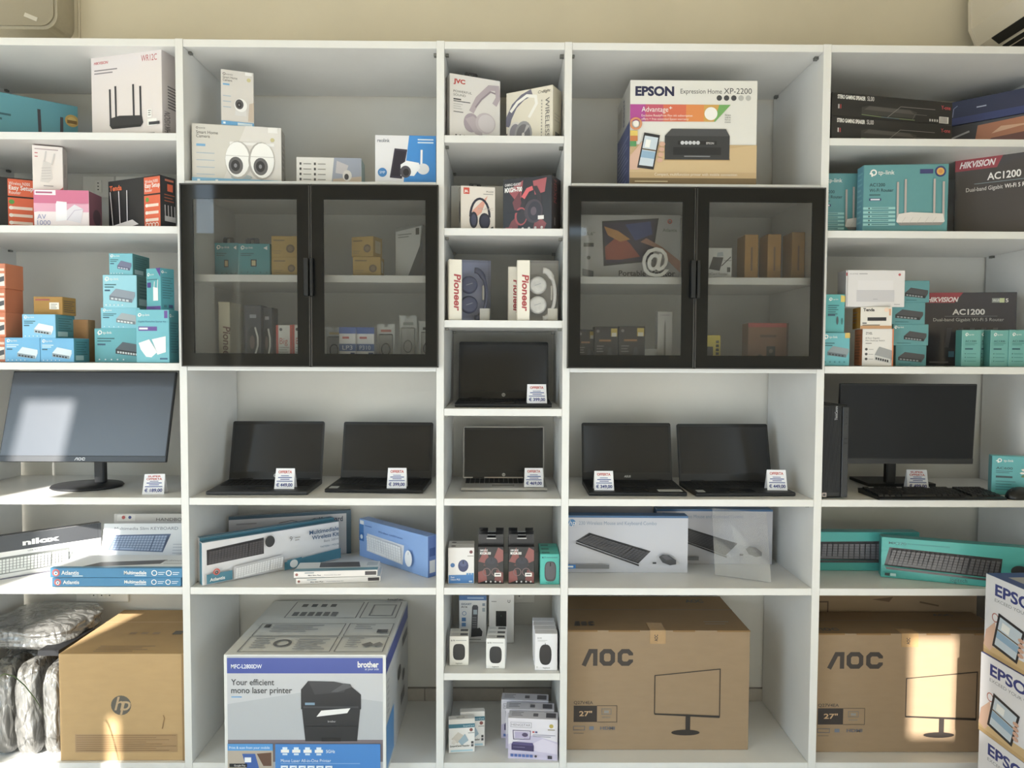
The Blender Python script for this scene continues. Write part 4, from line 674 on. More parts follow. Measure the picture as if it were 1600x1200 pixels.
LT = [r(.55, .25, .95, .75, '#4a4a4d'), *bars(.1, .6, .45, 1, .1, .15, '#b9b9b9')]
o = carton('mouse_box', 'front white carton of a black wireless mouse, pair nearest the telephone carton', 'box', 'l1', '#e8e5dc', F=LM('B170'), T=LT, sides={'T': '#dcd9d0'}, group='white mouse cartons')
row(o, 1, -.001, .0355, ['rear white mouse carton of the pair nearest the telephone carton'])
o = carton('mouse_box', 'front white carton of a black wireless mouse in the row of three', 'box', 'l2', '#e6e5e2', F=LM('B170'), T=LT, sides={'T': '#dcdbd8'}, group='white mouse cartons')
row(o, 2, .002, .0355, ['middle white mouse carton in the row of three', 'rear white mouse carton in the row of three'])
o = carton('mouse_box', 'front larger white carton of a black corded mouse against the upright', 'box', 'l3', '#e6e5ea', F=[t(.12, .86, .04, 'B100', '#55555a', w=.18), *bars(.12, .83, .55, 2, .03, .012, '#bbb'), ln([(.46, .7), (.46, .75)], .014, '#222'), se(.47, .43, .27, .28, '#141315', 2.6), se(.46, .45, .23, .24, '#231f1e', 2.6), e(.1, .09, None, .025, '#c9c9cc'), t(.52, .055, .04, 'logitech', '#3a3a3d', a='c', w=.3)], sides={'T': '#dad9de', 'R': '#c9c9d2'}, group='white mouse cartons', dims=(.108, .023, Q7, -1.7, .074, .034, .122))
row(o, 3, -.0012, .0365, ['second white corded mouse carton against the upright', 'third white corded mouse carton against the upright', 'rearmost white corded mouse carton against the upright'])
SCD = [r(0, .74, 1, .86, '#39768a'), t(.96, .77, .05, 'SmartCard', '#cfe0e6', a='r', w=.4), r(0, .86, 1, 1, '#d9d5cf'), e(.86, .67, None, .05, '#8a4a44'), *bars(.74, .59, .98, 1, .03, .02, '#8a8a8a'), p([(.1, .42), (.36, .62), (.6, .5), (.34, .28)], '#cfc6bb'), p([(.36, .34), (.62, .56), (.76, .36), (.5, .22)], '#9db4c2'), p([(.1, .3), (.2, .24), (.3, .34), (.18, .42)], '#ddd6cd'), t(.05, .18, .06, 'SmartCard Reader', '#444', w=.76, b=.01), r(.86, .26, .95, .33, '#444'), r(.86, .17, .95, .24, '#55555a'), r(.08, .04, .92, .09, '#a9cfdc')]
carton('card_reader_box', 'white carton of a smart card reader, front of the two', 'box', 'sc1', '#e7e4e0', F=SCD, tab=(.3, .62, .001, '#8a8a88'))
carton('card_reader_box', 'white carton of a smart card reader, behind the other one', 'box', 'sc2', '#e4e1dd', F=SCD)
o = carton('docking_station_box', 'front white and lilac carton of a small black station', 'box', 'h1', '#e3dfe8',
  F=[p([(0, 0), (1, 0), (1, .45), (.5, .6), (0, .35)], '#cbc3dd'), p([(.35, .3), (.7, .52), (1, .4), (1, .15), (.6, .2)], '#dcd4e8'), ln([(.05, .9), (.47, .9), (.47, .78), (.05, .78), (.05, .9)], .008, '#8a8690'), t(.07, .81, .06, 'HENGSTAR', '#8a8690', w=.38), ln([(.1, .7), (.45, .7), (.44, .5), (.11, .48), (.1, .7)], .02, '#6b5f84'), p([(.13, .67), (.42, .67), (.41, .53), (.14, .51)], '#b9aed0'), e(.34, .6, .06, .05, '#5a4f6d'), e(.87, .84, None, .05, '#b8a53e'), *bars(.8, .76, .94, 1, .03, .02, '#8a7f55'), r(.49, .66, .53, .7, '#c9444e'), r(.55, .66, .59, .7, '#4c4a8a'), *bars(.5, .62, .95, 2, .04, .015, '#9a92a6'), p([(.07, .36), (.52, .34), (.52, .2), (.07, .22)], '#453d68'), p([(.07, .36), (.52, .34), (.5, .41), (.1, .42)], '#5b5284'), r(.1, .29, .34, .3, '#8f86b0'), *[r(.05+.078*i, .055, .11+.078*i, .125, '#5573b8') for i in range(6)], e(.56, .09, None, .03, '#4a4650'), r(.8, .04, .89, .12, '#4a4650')],
  T=[*bars(.06, .8, .3, 3, .2, .08, '#8f8b94'), r(.5, .3, .6, .7, '#77737c'), r(.76, .2, .96, .8, '#5f5b64')], L=[r(0, .02, .08, .98, '#4a4652')], sides={'T': '#dcd8e2', 'L': '#c9c4d2'}, group='lilac station cartons')
for kk, lb in (('h2', 'middle white and lilac station carton of three'), ('h3', 'rear white and lilac station carton of three')): copy_tree(o, (P[kk][0], P[kk][1]+(.013 if kk == 'h2' else .006), P[kk][2]+.0006), P[kk][3], lb)
# ------------------------------------------------------------------ column four: printer carton, keyboard sets, monitor carton
def epson_phone(u, v, s, asp): 
    q = [(u+.06*s*asp, v), (u+.5*s*asp, v-.05*s), (u+.66*s*asp, v+.85*s), (u+.24*s*asp, v+.92*s)]
    return [p([(u-.2*s*asp, v+.3*s), (u+.2*s*asp, v+.7*s), (u+.3*s*asp, v+.2*s), (u+.1*s*asp, v-.05*s), (u-.2*s*asp, v-.05*s)], '#d9b09a')]+phonepic(q)+[e(u+(.66+.02*k)*s*asp, v+(.2+.14*k)*s, .08*s*asp, .06*s, '#d6a890') for k in range(4)]
a_ = P['eps'][6]/P['eps'][4]
carton('printer_carton', 'large white inkjet printer carton standing on top of the cabinet', 'box', 'eps', '#e2e0da',
  F=[t(.04, .855, .085, 'EPSON', '#23284f', w=.305, b=.045), t(.395, .875, .046, 'Expression Home', '#3a3c40', w=.325), t(.735, .875, .055, 'XP-2200', '#3a3c40', w=.22), *[e(.7+.057*i, .835, None, .026, '#44464a' if i < 3 else '#b9b9b6') for i in range(5)],
     r(0, .61, .16, .77, '#b9409a'), r(.12, .61, .3, .77, '#cf4f6c'), r(.26, .61, .48, .77, '#e0673f'), r(.44, .61, .62, .77, '#e88a34'), p([(.58, .61), (.67, .61), (.79, .77), (.58, .77)], '#d6a23c'), p([(.66, .61), (.67, .61), (.79, .77), (.7, .77)], '#6fae5a'), t(.09, .7, .05, 'Advantage', WH, w=.21), r(.305, .735, .33, .74, WH), r(.315, .725, .32, .75, WH), t(.09, .655, .022, 'Exclusive ReadyPrint Flex ink subscription', '#fbe9dd', w=.4), t(.09, .622, .022, 'offers + free extended Epson warranty', '#fbe9dd', w=.37), e(.635, .685, None, .062, '#f2f0ec'), *[t(.745, .665-.022*i, .017, s_, '#55565a', w=.045) for i, s_ in enumerate(('Scan', 'code to', 'find out', 'more'))],
     r(0, .07, 1, .39, '#c8a877'), p([(.0, .13), (1, .13), (1, .39), (.6, .33), (0, .3)], '#d2b483'), r(0, 0, 1, .075, '#7d6641'), r(.27, .24, .79, .26, '#b3925f'), *printerpic(.275, .24, .785, .54, '#37383b', '#232427', '#4a4c50'), t(.63, .395, .02, 'EPSON', '#cfd0d2', a='c', w=.06, b=.02), ring(.045, .585, .05, .02, '#d98c5a'), e(.045, .585, None, .03, '#e9e3da'), r(0, .47, .06, .52, '#e0c04a'), r(0, .42, .06, .47, '#c9783a'), r(0, .37, .05, .42, '#4f9a5a'), *epson_phone(.04, .17, .36, a_), t(.52, .095, .026, 'Compact, multifunction printer with mobile connection', '#efe6d2', a='c', w=.65), *bars(.04, .045, .3, 1, .02, .01, '#c9b78f')],
  L=[r(0, 0, 1, .62, '#3c4a86'), *bars(.1, .5, .9, 10, .045, .015, '#8a93bb'), t(.6, .66, .06, 'EPSON', '#2e3466', rot=90, w=.26, b=.03), r(.1, .7, .4, .9, '#9d9890')], sides={'L': '#b9b5ad', 'T': '#d6d2c8'})
def hpset(text_w): return [e(.06, .875, None, .062, '#2f7fb8', 'logo'), t(.045, .835, .085, 'h', WH, a='c', sh=.25, g='logo'), t(.075, .835, .085, 'p', WH, a='c', sh=.25, g='logo'), t(.115, .84, .065, '230 Wireless Mouse and Keyboard Combo', '#7f93ad', w=.63), *kbd([(.09, .55), (.6, .16), (.7, .38), (.2, .7)], '#2e2d31', '#413f45', 6, 18), p([(.09, .55), (.6, .16), (.6, .13), (.09, .52)], '#1f1e22'), r(.71, .175, .74, .205, '#2b2a2e'), p([(.76, .3), (.79, .34), (.84, .33), (.9, .24), (.9, .17), (.85, .15), (.79, .2)], '#3a393e'), p([(.78, .31), (.82, .33), (.87, .26), (.82, .24)], '#55545a'), r(.0, .085, .09, .155, '#2f86d6'), r(.09, .085, .36, .155, '#77777c'), *bars(.02, .135, .07, 1, .03, .03, WH)]
HPS = dict(sides={'T': '#2f6596', 'R': '#9fb4cf', 'L': '#6f9ac4'}, group='mouse and keyboard set cartons')
x, y, z, a, w, d, h = P['hk1']
carton('keyboard_box', 'grey and blue keyboard and mouse set carton in front', 'box', None, '#bcbcc6', F=[r(0, 0, 1, .97, '#c2c2cb'), r(0, .965, 1, 1, '#2f6596')]+hpset(1), dims=(.2145, y-.002, S5, -.6, .427, .05, h), **HPS)
x, y, z, a, w, d, h = P['hk2']
carton('keyboard_box', 'grey and blue keyboard and mouse set carton behind the clear sheet', 'box', None, '#b4b4be', F=[r(0, 0, 1, .97, '#babac3'), r(0, .965, 1, 1, '#2f6596')]+hpset(1), dims=(x, y, S5, a, w, d, h), **HPS)
carton('keyboard_box', 'keyboard set carton against the wall hidden behind the front one', 'box', None, '#b4b4be', F=[r(0, 0, 1, .95, '#a9a9b2'), r(0, .95, 1, 1, '#2a557e')], dims=(.216, .30, S5, 0, .33, .05, .217), **HPS)
# thin clear sheet leaning in front of the rear keyboard set
o = empty('clear_sheet', 'clear plastic sheet leaning before the rear keyboard set carton', 'sheet', (.728, .13, S5))
m = MB(); vs = []; fs = []
for j in range(9):
    for i in range(7):
        u, v = i/6, j/8; xx = u*.163; yy_ = -.075*u+.045*v+.003*math.sin(u*5+v*3); zz = .003+.222*v-.0*u
        vs.append((xx, yy_, zz))
for j in range(8):
    for i in range(6): fs.append((j*7+i, j*7+i+1, j*7+i+8, j*7+i+7))
n_ = len(vs); vs += [(a_x, b_y+.0009, c_z) for a_x, b_y, c_z in vs]; fs += [[q+n_ for q in f[::-1]] for f in fs]
m.add(vs, fs, glass('acetate', (.93, .93, .93), .08, 1.5, .08)); m.build('sheet', o, smooth=True)
AC_ = cardboard('#9c866d')
AOCI = '#3a302b'
def aocfront(asp): return [*aoclogo(.085, .705, .365, .845, AOCI, asp), t(.045, .385, .026, 'Q27V4EA', '#55463a', w=.105, b=.02), r(.045, .235, .172, .372, '#352b27'), t(.075, .285, .042, '27"', '#c9a67a', w=.07, b=.02), ln([(.172, .372), (.28, .372), (.28, .235), (.172, .235)], .005, '#55463a'), ln([(.198, .345), (.248, .345), (.248, .3), (.198, .3), (.198, .345)], .006, '#7d7468'), r(.21, .31, .236, .332, '#8d8a84'), *bars(.2, .28, .245, 1, .02, .012, '#8a7a66'), ln([(.045, .2), (.105, .2), (.105, .168), (.045, .168), (.045, .2)], .005, '#6a6a6e'), r(.13, .17, .155, .2, '#6f7686'), t(.19, .172, .026, 'HDMI', '#6a6a72', w=.08, b=.03), *bars(.045, .145, .1, 1, .02, .008, '#7d6c58'),
     ln([(.485, .305), (.485, .625), (.84, .68), (.84, .28), (.485, .305)], .007, '#2e2622'), p([(.485, .31), (.84, .29), (.84, .27), (.485, .298)], '#2e2622'), p([(.655, .29), (.68, .29), (.68, .155), (.655, .155)], '#2e2622'), e(.655, .148, .078, .024, '#2e2622')]
def aocbox(label, dims):
    x, y, z, a, w, d, h = dims; asp = h/w
    o = carton('monitor_carton', label, 'box', None, AC_, F=aocfront(asp), T=[ln([(0, .58), (1, .58)], .02, '#6b5236'), *aoclogo(.05, .12, .165, .24, AOCI, d/w), t(.76, .8, .09, 'AOC', AOCI, w=.11, b=.05), *bars(.78, .24, .92, 2, .06, .02, '#7d6a54')], sides={'T': cardboard('#8f775b')}, dims=dims)
    m = MB(); tp = mat('#b08f66', .25, spec=.5, noise_amt=.05, scale=80)
    m.box(w*.455, -.0014, h-.045, w*.54, -.0006, h+.0005, tp); m.box(w*.455, -.0014, h+.0003, w*.54, d*.2, h+.0012, tp); tape = m.build('packing_tape', o, label='clear brown packing tape')
    G = {}; paint(tape, (w*.455, -.0014, h-.045), (w*.085, 0, 0), (0, 0, .045), (0, -1, 0), [t(.5, .2, .25, 'AOC', '#3a302b', rot=90, w=.5, b=.03)], G); finish(G, tape)
    m = MB(); lip = cardboard('#8b6d4a')
    for u0, u1 in ((.0, .17), (.23, .4), (.58, .7), (.82, 1)): m.box(w*u0, -.002, h-.004, w*u1, -.0006, h+.0012, lip)
    m.build('flap_edge', o)
    return o
aocbox('brown cardboard monitor carton beneath the keyboard and mouse sets', (.2145, .076, BOT, 0, .6185, .335, .409))
aocbox('brown cardboard monitor carton in the sun behind the stacked printer cartons', (1.0305, .062, BOT, 0, .67, .2, .405))
carton('monitor_carton', 'brown cardboard carton pushed to the wall behind the sunlit monitor carton', 'box', None, AC_, F=[ln([(.1, .93), (.22, .93), (.22, .8)], .01, '#5f4a33'), p([(.45, .95), (.56, .97), (.54, .93)], '#6b5236'), ln([(.7, .93), (.8, .9)], .012, '#6b5236')], dims=(1.0315, .275, BOT, 0, .7, .12, .47))

# ------------------------------------------------------------------ column five
SPK = [p([(.02, .02), (.98, .02), (.98, .98), (.02, .98)], '#232122'), t(.045, .76, .16, 'STERO GAMING SPEAKER', WH, w=.225, b=.03), t(.285, .76, .19, 'SL00', '#e4e0dd', w=.055), r(.05, .34, .06, .52, '#c9c4c2'), r(.066, .34, .075, .52, '#b03a3a'), p([(.24, .18), (.68, .18), (.7, .44), (.64, .52), (.3, .56), (.24, .48)], '#3b3937'), p([(.26, .38), (.68, .34), (.64, .5), (.3, .54)], '#524f4c'), ln([(.24, .16), (.4, .12), (.68, .1)], .03, '#77885c'), ln([(.4, .12), (.55, .1)], .02, '#4f6a8a'), ln([(.45, .12), (.56, .62), (.85, .62)], .02, '#8a8682'), ln([(.66, .12), (.68, .34), (.78, .34)], .015, '#77736f'), t(.9, .66, .17, 'Y-one', '#c4474a', w=.08, b=.02), r(.885, .06, .965, .34, '#d9d5cf'), *[r(.895+.012*i, .08, .9+.012*i, .32, '#55524f') for i in range(5)], *[r(.8+.02*i, .1, .812+.02*i, .2, '#c9c5c1') for i in range(4)]]
sx, sy, sz, sa, sw_, sd_, sh_ = P['sp1t']
carton('speaker_box', 'lower of two long black gaming speaker cartons', 'box', None, '#232122', F=SPK, dims=(1.042, .02, S1, 10.9, .449, .1, .0755), group='black speaker cartons', sides={'T': '#2e2c2d'})
carton('speaker_box', 'upper of two long black gaming speaker cartons', 'box', None, '#232122', F=SPK, dims=(1.045, .026, S1+.0764, 10.9, .449, .1, .0757), group='black speaker cartons', sides={'T': '#2e2c2d'})
carton('monitor_box', 'flat dark carton with an orange sunset picture beside the speaker cartons', 'box', None, '#4a4b55', F=[p([(.3, .1), (1, .05), (1, .95), (.35, .9)], '#c47a52'), p([(.4, .3), (1, .3), (1, .55), (.5, .5)], '#7d4a40'), p([(.5, .62), (.8, .7), (1, .72), (.6, .78)], '#e6b48e'), r(0, .2, .28, .45, '#5f6070'), ln([(.0, .62), (.26, .78)], .05, '#b9bac4')], dims=(1.575, .285, S1, -42, .27, .15, .127), sides={'L': '#3a3b44'})
carton('laptop_box', 'dark navy carton lying on the sunset carton', 'box', None, '#2b3152', F=[r(0, 0, 1, .3, '#33407a'), ln([(.1, .35), (.11, .7), (.15, .8)], .025, '#8d95b3'), *bars(.35, .62, .45, 1, .05, .05, '#b9bfd2')], dims=(1.566, .29, S1+.128, -42, .285, .15, .083), sides={'T': '#3a3f5c'})
def acrouter(key, label, dims=None):
    x, y, z, a, w, d, h = dims or P[key]; asp = h/w
    return carton('router_box', label, 'box', key, '#559a9e',
      F=[*tplogo(.07, .84, .075, WH, asp, ts=.065), t(.07, .68, .05, 'AC1200', '#2b4f55', w=.185, b=.015), t(.07, .6, .05, 'Wi-Fi Router', '#2b4f55', w=.285, b=.01), *bars(.07, .565, .2, 1, .03, .02, '#3a6b70'), r(.07, .47, .21, .505, '#2f3568'), *bars(.085, .497, .195, 1, .02, .02, '#dfe3f0'), r(.66, .86, .815, .925, '#3b3f78'), e(.9, .89, None, .08, '#33407a'), e(.9, .89, None, .055, '#e0a83c'), e(.9, .89, None, .03, '#d98a2c'), *[q for i in range(5) for q in (r(.0, .34-.06*i, .38, .375-.06*i, '#8fcac9'), e(.07, .357-.06*i, None, .012, '#2b4f55'), r(.1, .352-.06*i, .3, .365-.06*i, '#3f7f84', 'fine_print'))], *router(.39, .1, .96, .78, '#dbd6cf', '#b9aca8', (0, .17, .8, 1), .25, '#8f8a86', .03), *[ln([(.45+.09*i, .13), (.5+.09*i, .22)], .004, '#b9b4ae') for i in range(5)]],
      L=[*bars(.15, .9, .85, 10, .08, .03, '#7fc0cc')], sides={'L': '#66a9bf', 'T': '#3d8f94'}, dims=dims)
acrouter('tr1', 'teal router carton with a white four-antenna router, right of its twin')
acrouter('tr2', 'teal router carton half hidden behind the upright and its twin', dims=(1.0305, .107, S2, 0, .263, .05, .207))
carton('router_box', 'grey and red shrink-wrapped router carton cropped at the top shelves', 'box', 'hk', mat('#4d4a4c', .12, spec=.6, bump=.1, bscale=30, name='shrink_wrapped_print'),
  F=[p([(0, .83), (.46, .83), (.54, 1), (0, 1)], '#a33a46'), t(.05, .865, .075, 'HIKVISION', '#efe6e6', sh=.25, w=.38, b=.03), t(.36, .69, .085, 'AC1200', '#ece9e6', w=.36, b=.02), r(.22, .655, .9, .66, '#8aa6b0'), t(.13, .57, .05, 'Dual-band Gigabit', '#d9d6d4', w=.4), t(.55, .57, .05, 'Wi-Fi 5 Router', '#f0eeec', w=.34, b=.01)], sides={'T': '#6b686a'})
tpb = lambda key, label, dims=None, **k: None
x, y, z, a, w, d, h = P['t1']
carton('network_switch_box', 'teal switch carton on the shelf under the small dongle carton', 'box', None, '#5cb3bd', F=[*tplogo(.06, .82, .1, WH, h/w, ts=.07), p([(.82, 1), (1, 1), (1, .84), (.82, .84)], '#d9b84a'), *bars(.06, .7, .45, 2, .07, .03, '#2c6b74'), *switchbox(.2, .26, .96, .6, '#8a979d', '#66737a', '#3a4046', 5), *[e(.12+.17*i, .12, None, .028, '#3f8f97') for i in range(5)]], dims=(1.0305, y, z, a, .0905, d, h), sides={'T': '#4a9aa2'})
x, y, z, a, w, d, h = P['t2']
carton('adapter_box', 'narrow teal USB dongle carton standing on the switch carton', 'box', None, '#4fb0b4', F=[*tplogo(.16, .84, .06, WH, h/w, ts=.035), p([(.78, .8), (1, .8), (1, .95), (.78, .98)], '#d9c04a'), *bars(.12, .72, .7, 5, .055, .02, '#2c6b74'), r(.12, .44, .5, .48, '#2f4f68'), e(.62, .32, .06, .11, '#4a5a60'), e(.86, .3, .05, .09, '#3f7f7f')], L=[*bars(.1, .75, .9, 9, .07, .02, '#2c6b74')], sides={'L': '#6fbfc6', 'T': '#4a9aa2'}, dims=(1.047, y, z, -6, .06, .05, h))
x, y, z, a, w, d, h = P['zy']
carton('network_switch_box', 'white and orange switch carton under the smaller white one', 'box', 'zy', '#e3ddd6', F=[t(.1, .85, .06, 'ZYXEL', '#4a4644', w=.22, b=.02), t(.1, .73, .042, '8-Port Gigabit', '#4a4644', w=.46), t(.1, .665, .042, 'Mini Desktop Switch', '#4a4644', w=.62), *bars(.1, .62, .3, 1, .03, .02, '#8a8480'), *[q for i in range(3) for q in (e(.13, .45-.13*i, None, .035, '#4a4644'), r(.2, .44-.13*i, .36, .452-.13*i, '#9a948e', 'fine_print'))], *switchbox(.4, .08, .99, .52, '#9a9a9a', '#c9c7c4', '#26262a', 6), r(.96, 0, 1, 1, '#d9742c')], L=[*bars(.15, .85, .85, 9, .08, .03, '#a8551c')], sides={'L': '#d2712a', 'R': '#d2712a', 'T': '#d9d3cb'})
x, y, z, a, w, d, h = P['te']
carton('network_switch_box', 'small white and kraft switch carton between the orange one and the white router', 'box', 'te', '#e4ddd2', F=[t(.08, .8, .14, 'Tenda', '#2f2c2b', w=.36, b=.04), r(.22, .36, .82, .52, '#26262b'), *bars(.06, .28, .2, 1, .1, .05, '#555'), *bars(.06, .19, .62, 1, .1, .05, '#8a7d6c'), r(0, 0, 1, .14, '#c9925c'), e(.82, .86, None, .1, '#f0d0b8'), r(.9, .6, .96, .9, '#e8a880')], L=[*bars(.1, .8, .6, 4, .15, .06, '#8a6230')], sides={'L': cardboard('#b0823f'), 'T': '#d6cfc4'})
x, y, z, a, w, d, h = P['hu']
carton('router_box', 'plain white router carton on top of the small switch cartons', 'box', 'hu', '#dfdbdb', F=[r(.0, .84, .025, .93, '#b53a44'), t(.06, .88, .035, 'HUAWEI', '#8a8588', w=.14), *bars(.22, .91, .36, 1, .03, .022, '#a39ea0'), e(.905, .88, None, .035, '#c9535a'), r(.2, .44, .8, .72, '#e3dfe0'), r(.18, .14, .82, .46, '#cac6ca'), *bars(.46, .22, .54, 1, .03, .015, '#aaa6a8'), *bars(.82, .08, .92, 1, .03, .02, '#b0acac'), ln([(.02, 0), (.02, 1)], .008, '#4a484a')], sides={'L': '#a9a6a8', 'T': '#d3cfcf'})
for i in range(4):
    x, y, z, a, w, d, h = P['ts%d' % i]
    if i == 3: P['ts3'] = (1.3055, y, z, a, .085, d, h)
    pl = ('bottom', 'second', 'third', 'topmost')[i]
    carton('network_switch_box', pl+' teal switch carton of the leaning stack of four beside the shrink-wrapped carton', 'box', 'ts%d' % i, ('#4c8e94', '#579ba0', '#54979c', '#53959b')[i], F=[*(tplogo(.03, .8, .1, WH, h/w, ts=.08) if i == 1 else []), *switchbox((.08, .3, .1, .05)[i], .2, .94, .68, '#4a4a4e', '#2f2f33', '#8f9296', 6), *bars(.1, .12, .5, 1, .05, .03, '#2c6b74')], sides={'T': '#57aab0'})
hbx = P['hb']
carton('router_box', 'wide dark shrink-wrapped router carton behind the row of small teal cartons', 'box', 'hb', mat('#46444a', .14, spec=.6, bump=.1, bscale=30),
  F=[p([(0, .86), (.35, .86), (.44, 1), (0, 1)], '#a33a46'), t(.06, .875, .065, 'HIKVISION', '#efe6e6', sh=.25, w=.32, b=.03), r(.74, .86, .87, .92, '#8f948f'), r(.82, .86, .87, .92, '#c9cf9a'), t(.75, .872, .036, 'Wi-Fi', '#ecebe6', w=.07), t(.88, .865, .05, '5', '#e6e2de', w=.03, b=.02), t(.5, .7, .075, 'AC1200', '#dcd9d6', a='c', w=.34, b=.03), r(.25, .675, .8, .679, '#8a8d92'), t(.5, .61, .045, 'Dual-band Gigabit Wi-Fi 5 Router', '#c9c6c4', a='c', w=.74), r(.3, .12, .36, .2, '#4a7f9c'), *[p([(.25+.12*i, .25), (.3+.12*i, .25), (.33+.12*i, .52), (.28+.12*i, .52)], '#545258') for i in range(5)], *bars(.1, .06, .3, 1, .03, .02, '#77757a')], sides={'T': '#8d8b8f', 'R': '#55535a'})
for i in range(4):
    x, y, z, a, w, d, h = P['ac%d' % i]
    w = .062 if i != 1 else .05
    carton('adapter_box', ('leftmost', 'second from the left', 'third from the left', 'rightmost')[i]+' small teal adapter carton of the four before the dark carton', 'box', None, '#66aea8', F=[*tplogo(.16, .84, .065, WH, h/w, ts=.04), t(.16, .67, .05, 'AC1300', '#2b5f60', w=.6, b=.015), *bars(.16, .64, .8, 2, .04, .015, '#3f8580'), r(.16, .46, .58, .5, '#2f5f6c'), *[q for k in range(3) for q in (e(.18, .35-.1*k, None, .014, '#2b5f60'), r(.26, .34-.1*k, .75, .355-.1*k, '#3f8580', 'fine_print'))]], dims=(x-(.004 if i == 1 else 0), y, z, a, w, d, h), sides={'L': '#3d8c86', 'T': '#67bdb5'}, group='row of small teal adapter cartons')
x, y, z, a, w, d, h = P['tb']
carton('adapter_box', 'teal adapter carton with a small flower vase sticker behind the mouse', 'box', None, '#4aaeb4', F=[*tplogo(.08, .84, .08, WH, h/w, ts=.06), p([(.8, .84), (1, .84), (1, .97), (.8, .97)], '#d9b84a'), t(.08, .66, .06, 'AC600', '#2b4f55', w=.32, b=.015), *bars(.08, .62, .4, 2, .04, .015, '#2c6b74'), r(.08, .44, .4, .49, '#2b4f55'), *bars(.08, .36, .46, 4, .07, .02, '#3a8086'), p([(.66, .25), (.8, .25), (.82, .42), (.64, .42)], '#4a4038'), *[p([(.73, .58), (.73+.16*math.cos(q)-.03*math.sin(q), .58+.17*math.sin(q)+.03*math.cos(q)), (.73+.2*math.cos(q), .58+.2*math.sin(q)), (.73+.16*math.cos(q)+.03*math.sin(q), .58+.17*math.sin(q)-.03*math.cos(q))], ('#f0ece2', '#5f7f4a', '#e6dfd0')[k % 3]) for k, q in enumerate([i*math.pi/6 for i in range(12)])], e(.73, .58, None, .06, '#efe9dc')], dims=(x, y, z, a, .15, d, h), sides={'T': '#5fbfc2', 'L': '#3f9299'})
LGK = lambda: [t(.045, .84, .06, 'MK270', '#23656a', w=.11, b=.02), *bars(.16, .89, .42, 1, .04, .03, '#2f9a98')]
carton('keyboard_box', 'turquoise keyboard carton set back beside the upright', 'box', None, '#38b2ae', F=[p([(0, .1), (0, .1), (0, .1)], '#2b2a2e'), *kbd([(.0, .3), (.95, .26), (.92, .78), (.0, .74)], '#4a4a52', '#6d6d76', 6, 20), r(0, .24, .93, .3, '#3c3a3f'), t(.66, .09, .1, 'logitech', '#1c5a5c', w=.18)], dims=(1.0305, .192, S5, -.5, .432, .045, .137), sides={'T': '#2f9fa0'})
x, y, z, a, w, d, h = P['lk2']
carton('keyboard_box', 'turquoise keyboard carton at an angle in front of its twin', 'box', 'lk2', '#3ab4ae', F=[*LGK(), *kbd([(.02, .3), (.72, .22), (.73, .7), (.05, .76)], '#3a383c', '#5d5a5f', 6, 22), p([(.02, .3), (.72, .22), (.72, .17), (.03, .24)], '#4a464a'), e(.82, .46, .05, .14, '#3a383c'), r(.02, .08, .05, .15, '#1f3a3c'), r(.055, .08, .09, .15, '#a9d6d4'), t(.42, .08, .1, 'logitech', '#1c5a5c', w=.1)], dims=(x, y, z, a, w, .045, h), sides={'T': '#2f9fa0', 'L': '#2c9490'})
# stacked printer cartons on the floor in front of the shelving
EB = [t(.09, .78, .14, 'EPSON', '#2e3a86', w=.42, b=.03), t(.09, .7, .04, 'EXCEED YOUR VISION', '#8a8a90', w=.42), r(.0, .0, 1, .1, '#cda76a'), p([(0, .05), (1, .05), (1, .2), (0, .12)], '#d9b67c'), ring(.1, .5, .05, .012, '#c06a5a'), p([(.0, .1), (.02, .3), (.1, .45), (.12, .2), (.06, .06)], '#e2b69c')]+phonepic([(.08, .14), (.3, .08), (.36, .5), (.13, .58)])+[e(.33, .2+.06*k, .025, .025, '#dba98f') for k in range(4)]+printerpic(.42, .12, .98, .5, '#b9bac0', '#3a3a3e', '#8f9096')
for i in range(3):
    z0 = .735-.2450*(i+1)
    oo = carton('printer_carton', ('topmost', 'second from the top', 'third from the top')[i]+' printer carton of the white stack standing before the shelving', 'box', None, '#e6e4e8', L=EB, T=[r(0, 0, 1, 1, '#3f4c9c'), r(.12, .1, .9, .9, '#b7b3bc'), *bars(.2, .8, .7, 5, .1, .03, '#8d8a94')], sides={'T': '#3f4c9c', 'L': '#e9e7ea'}, dims=((1.505, -.5685, z0, 2.3, .3, .45, .2443), (1.5005, -.567, z0, 2.6, .3, .45, .2443), (1.496, -.568, z0, 1.9, .3, .45, .2443))[i], group='stack of printer cartons')
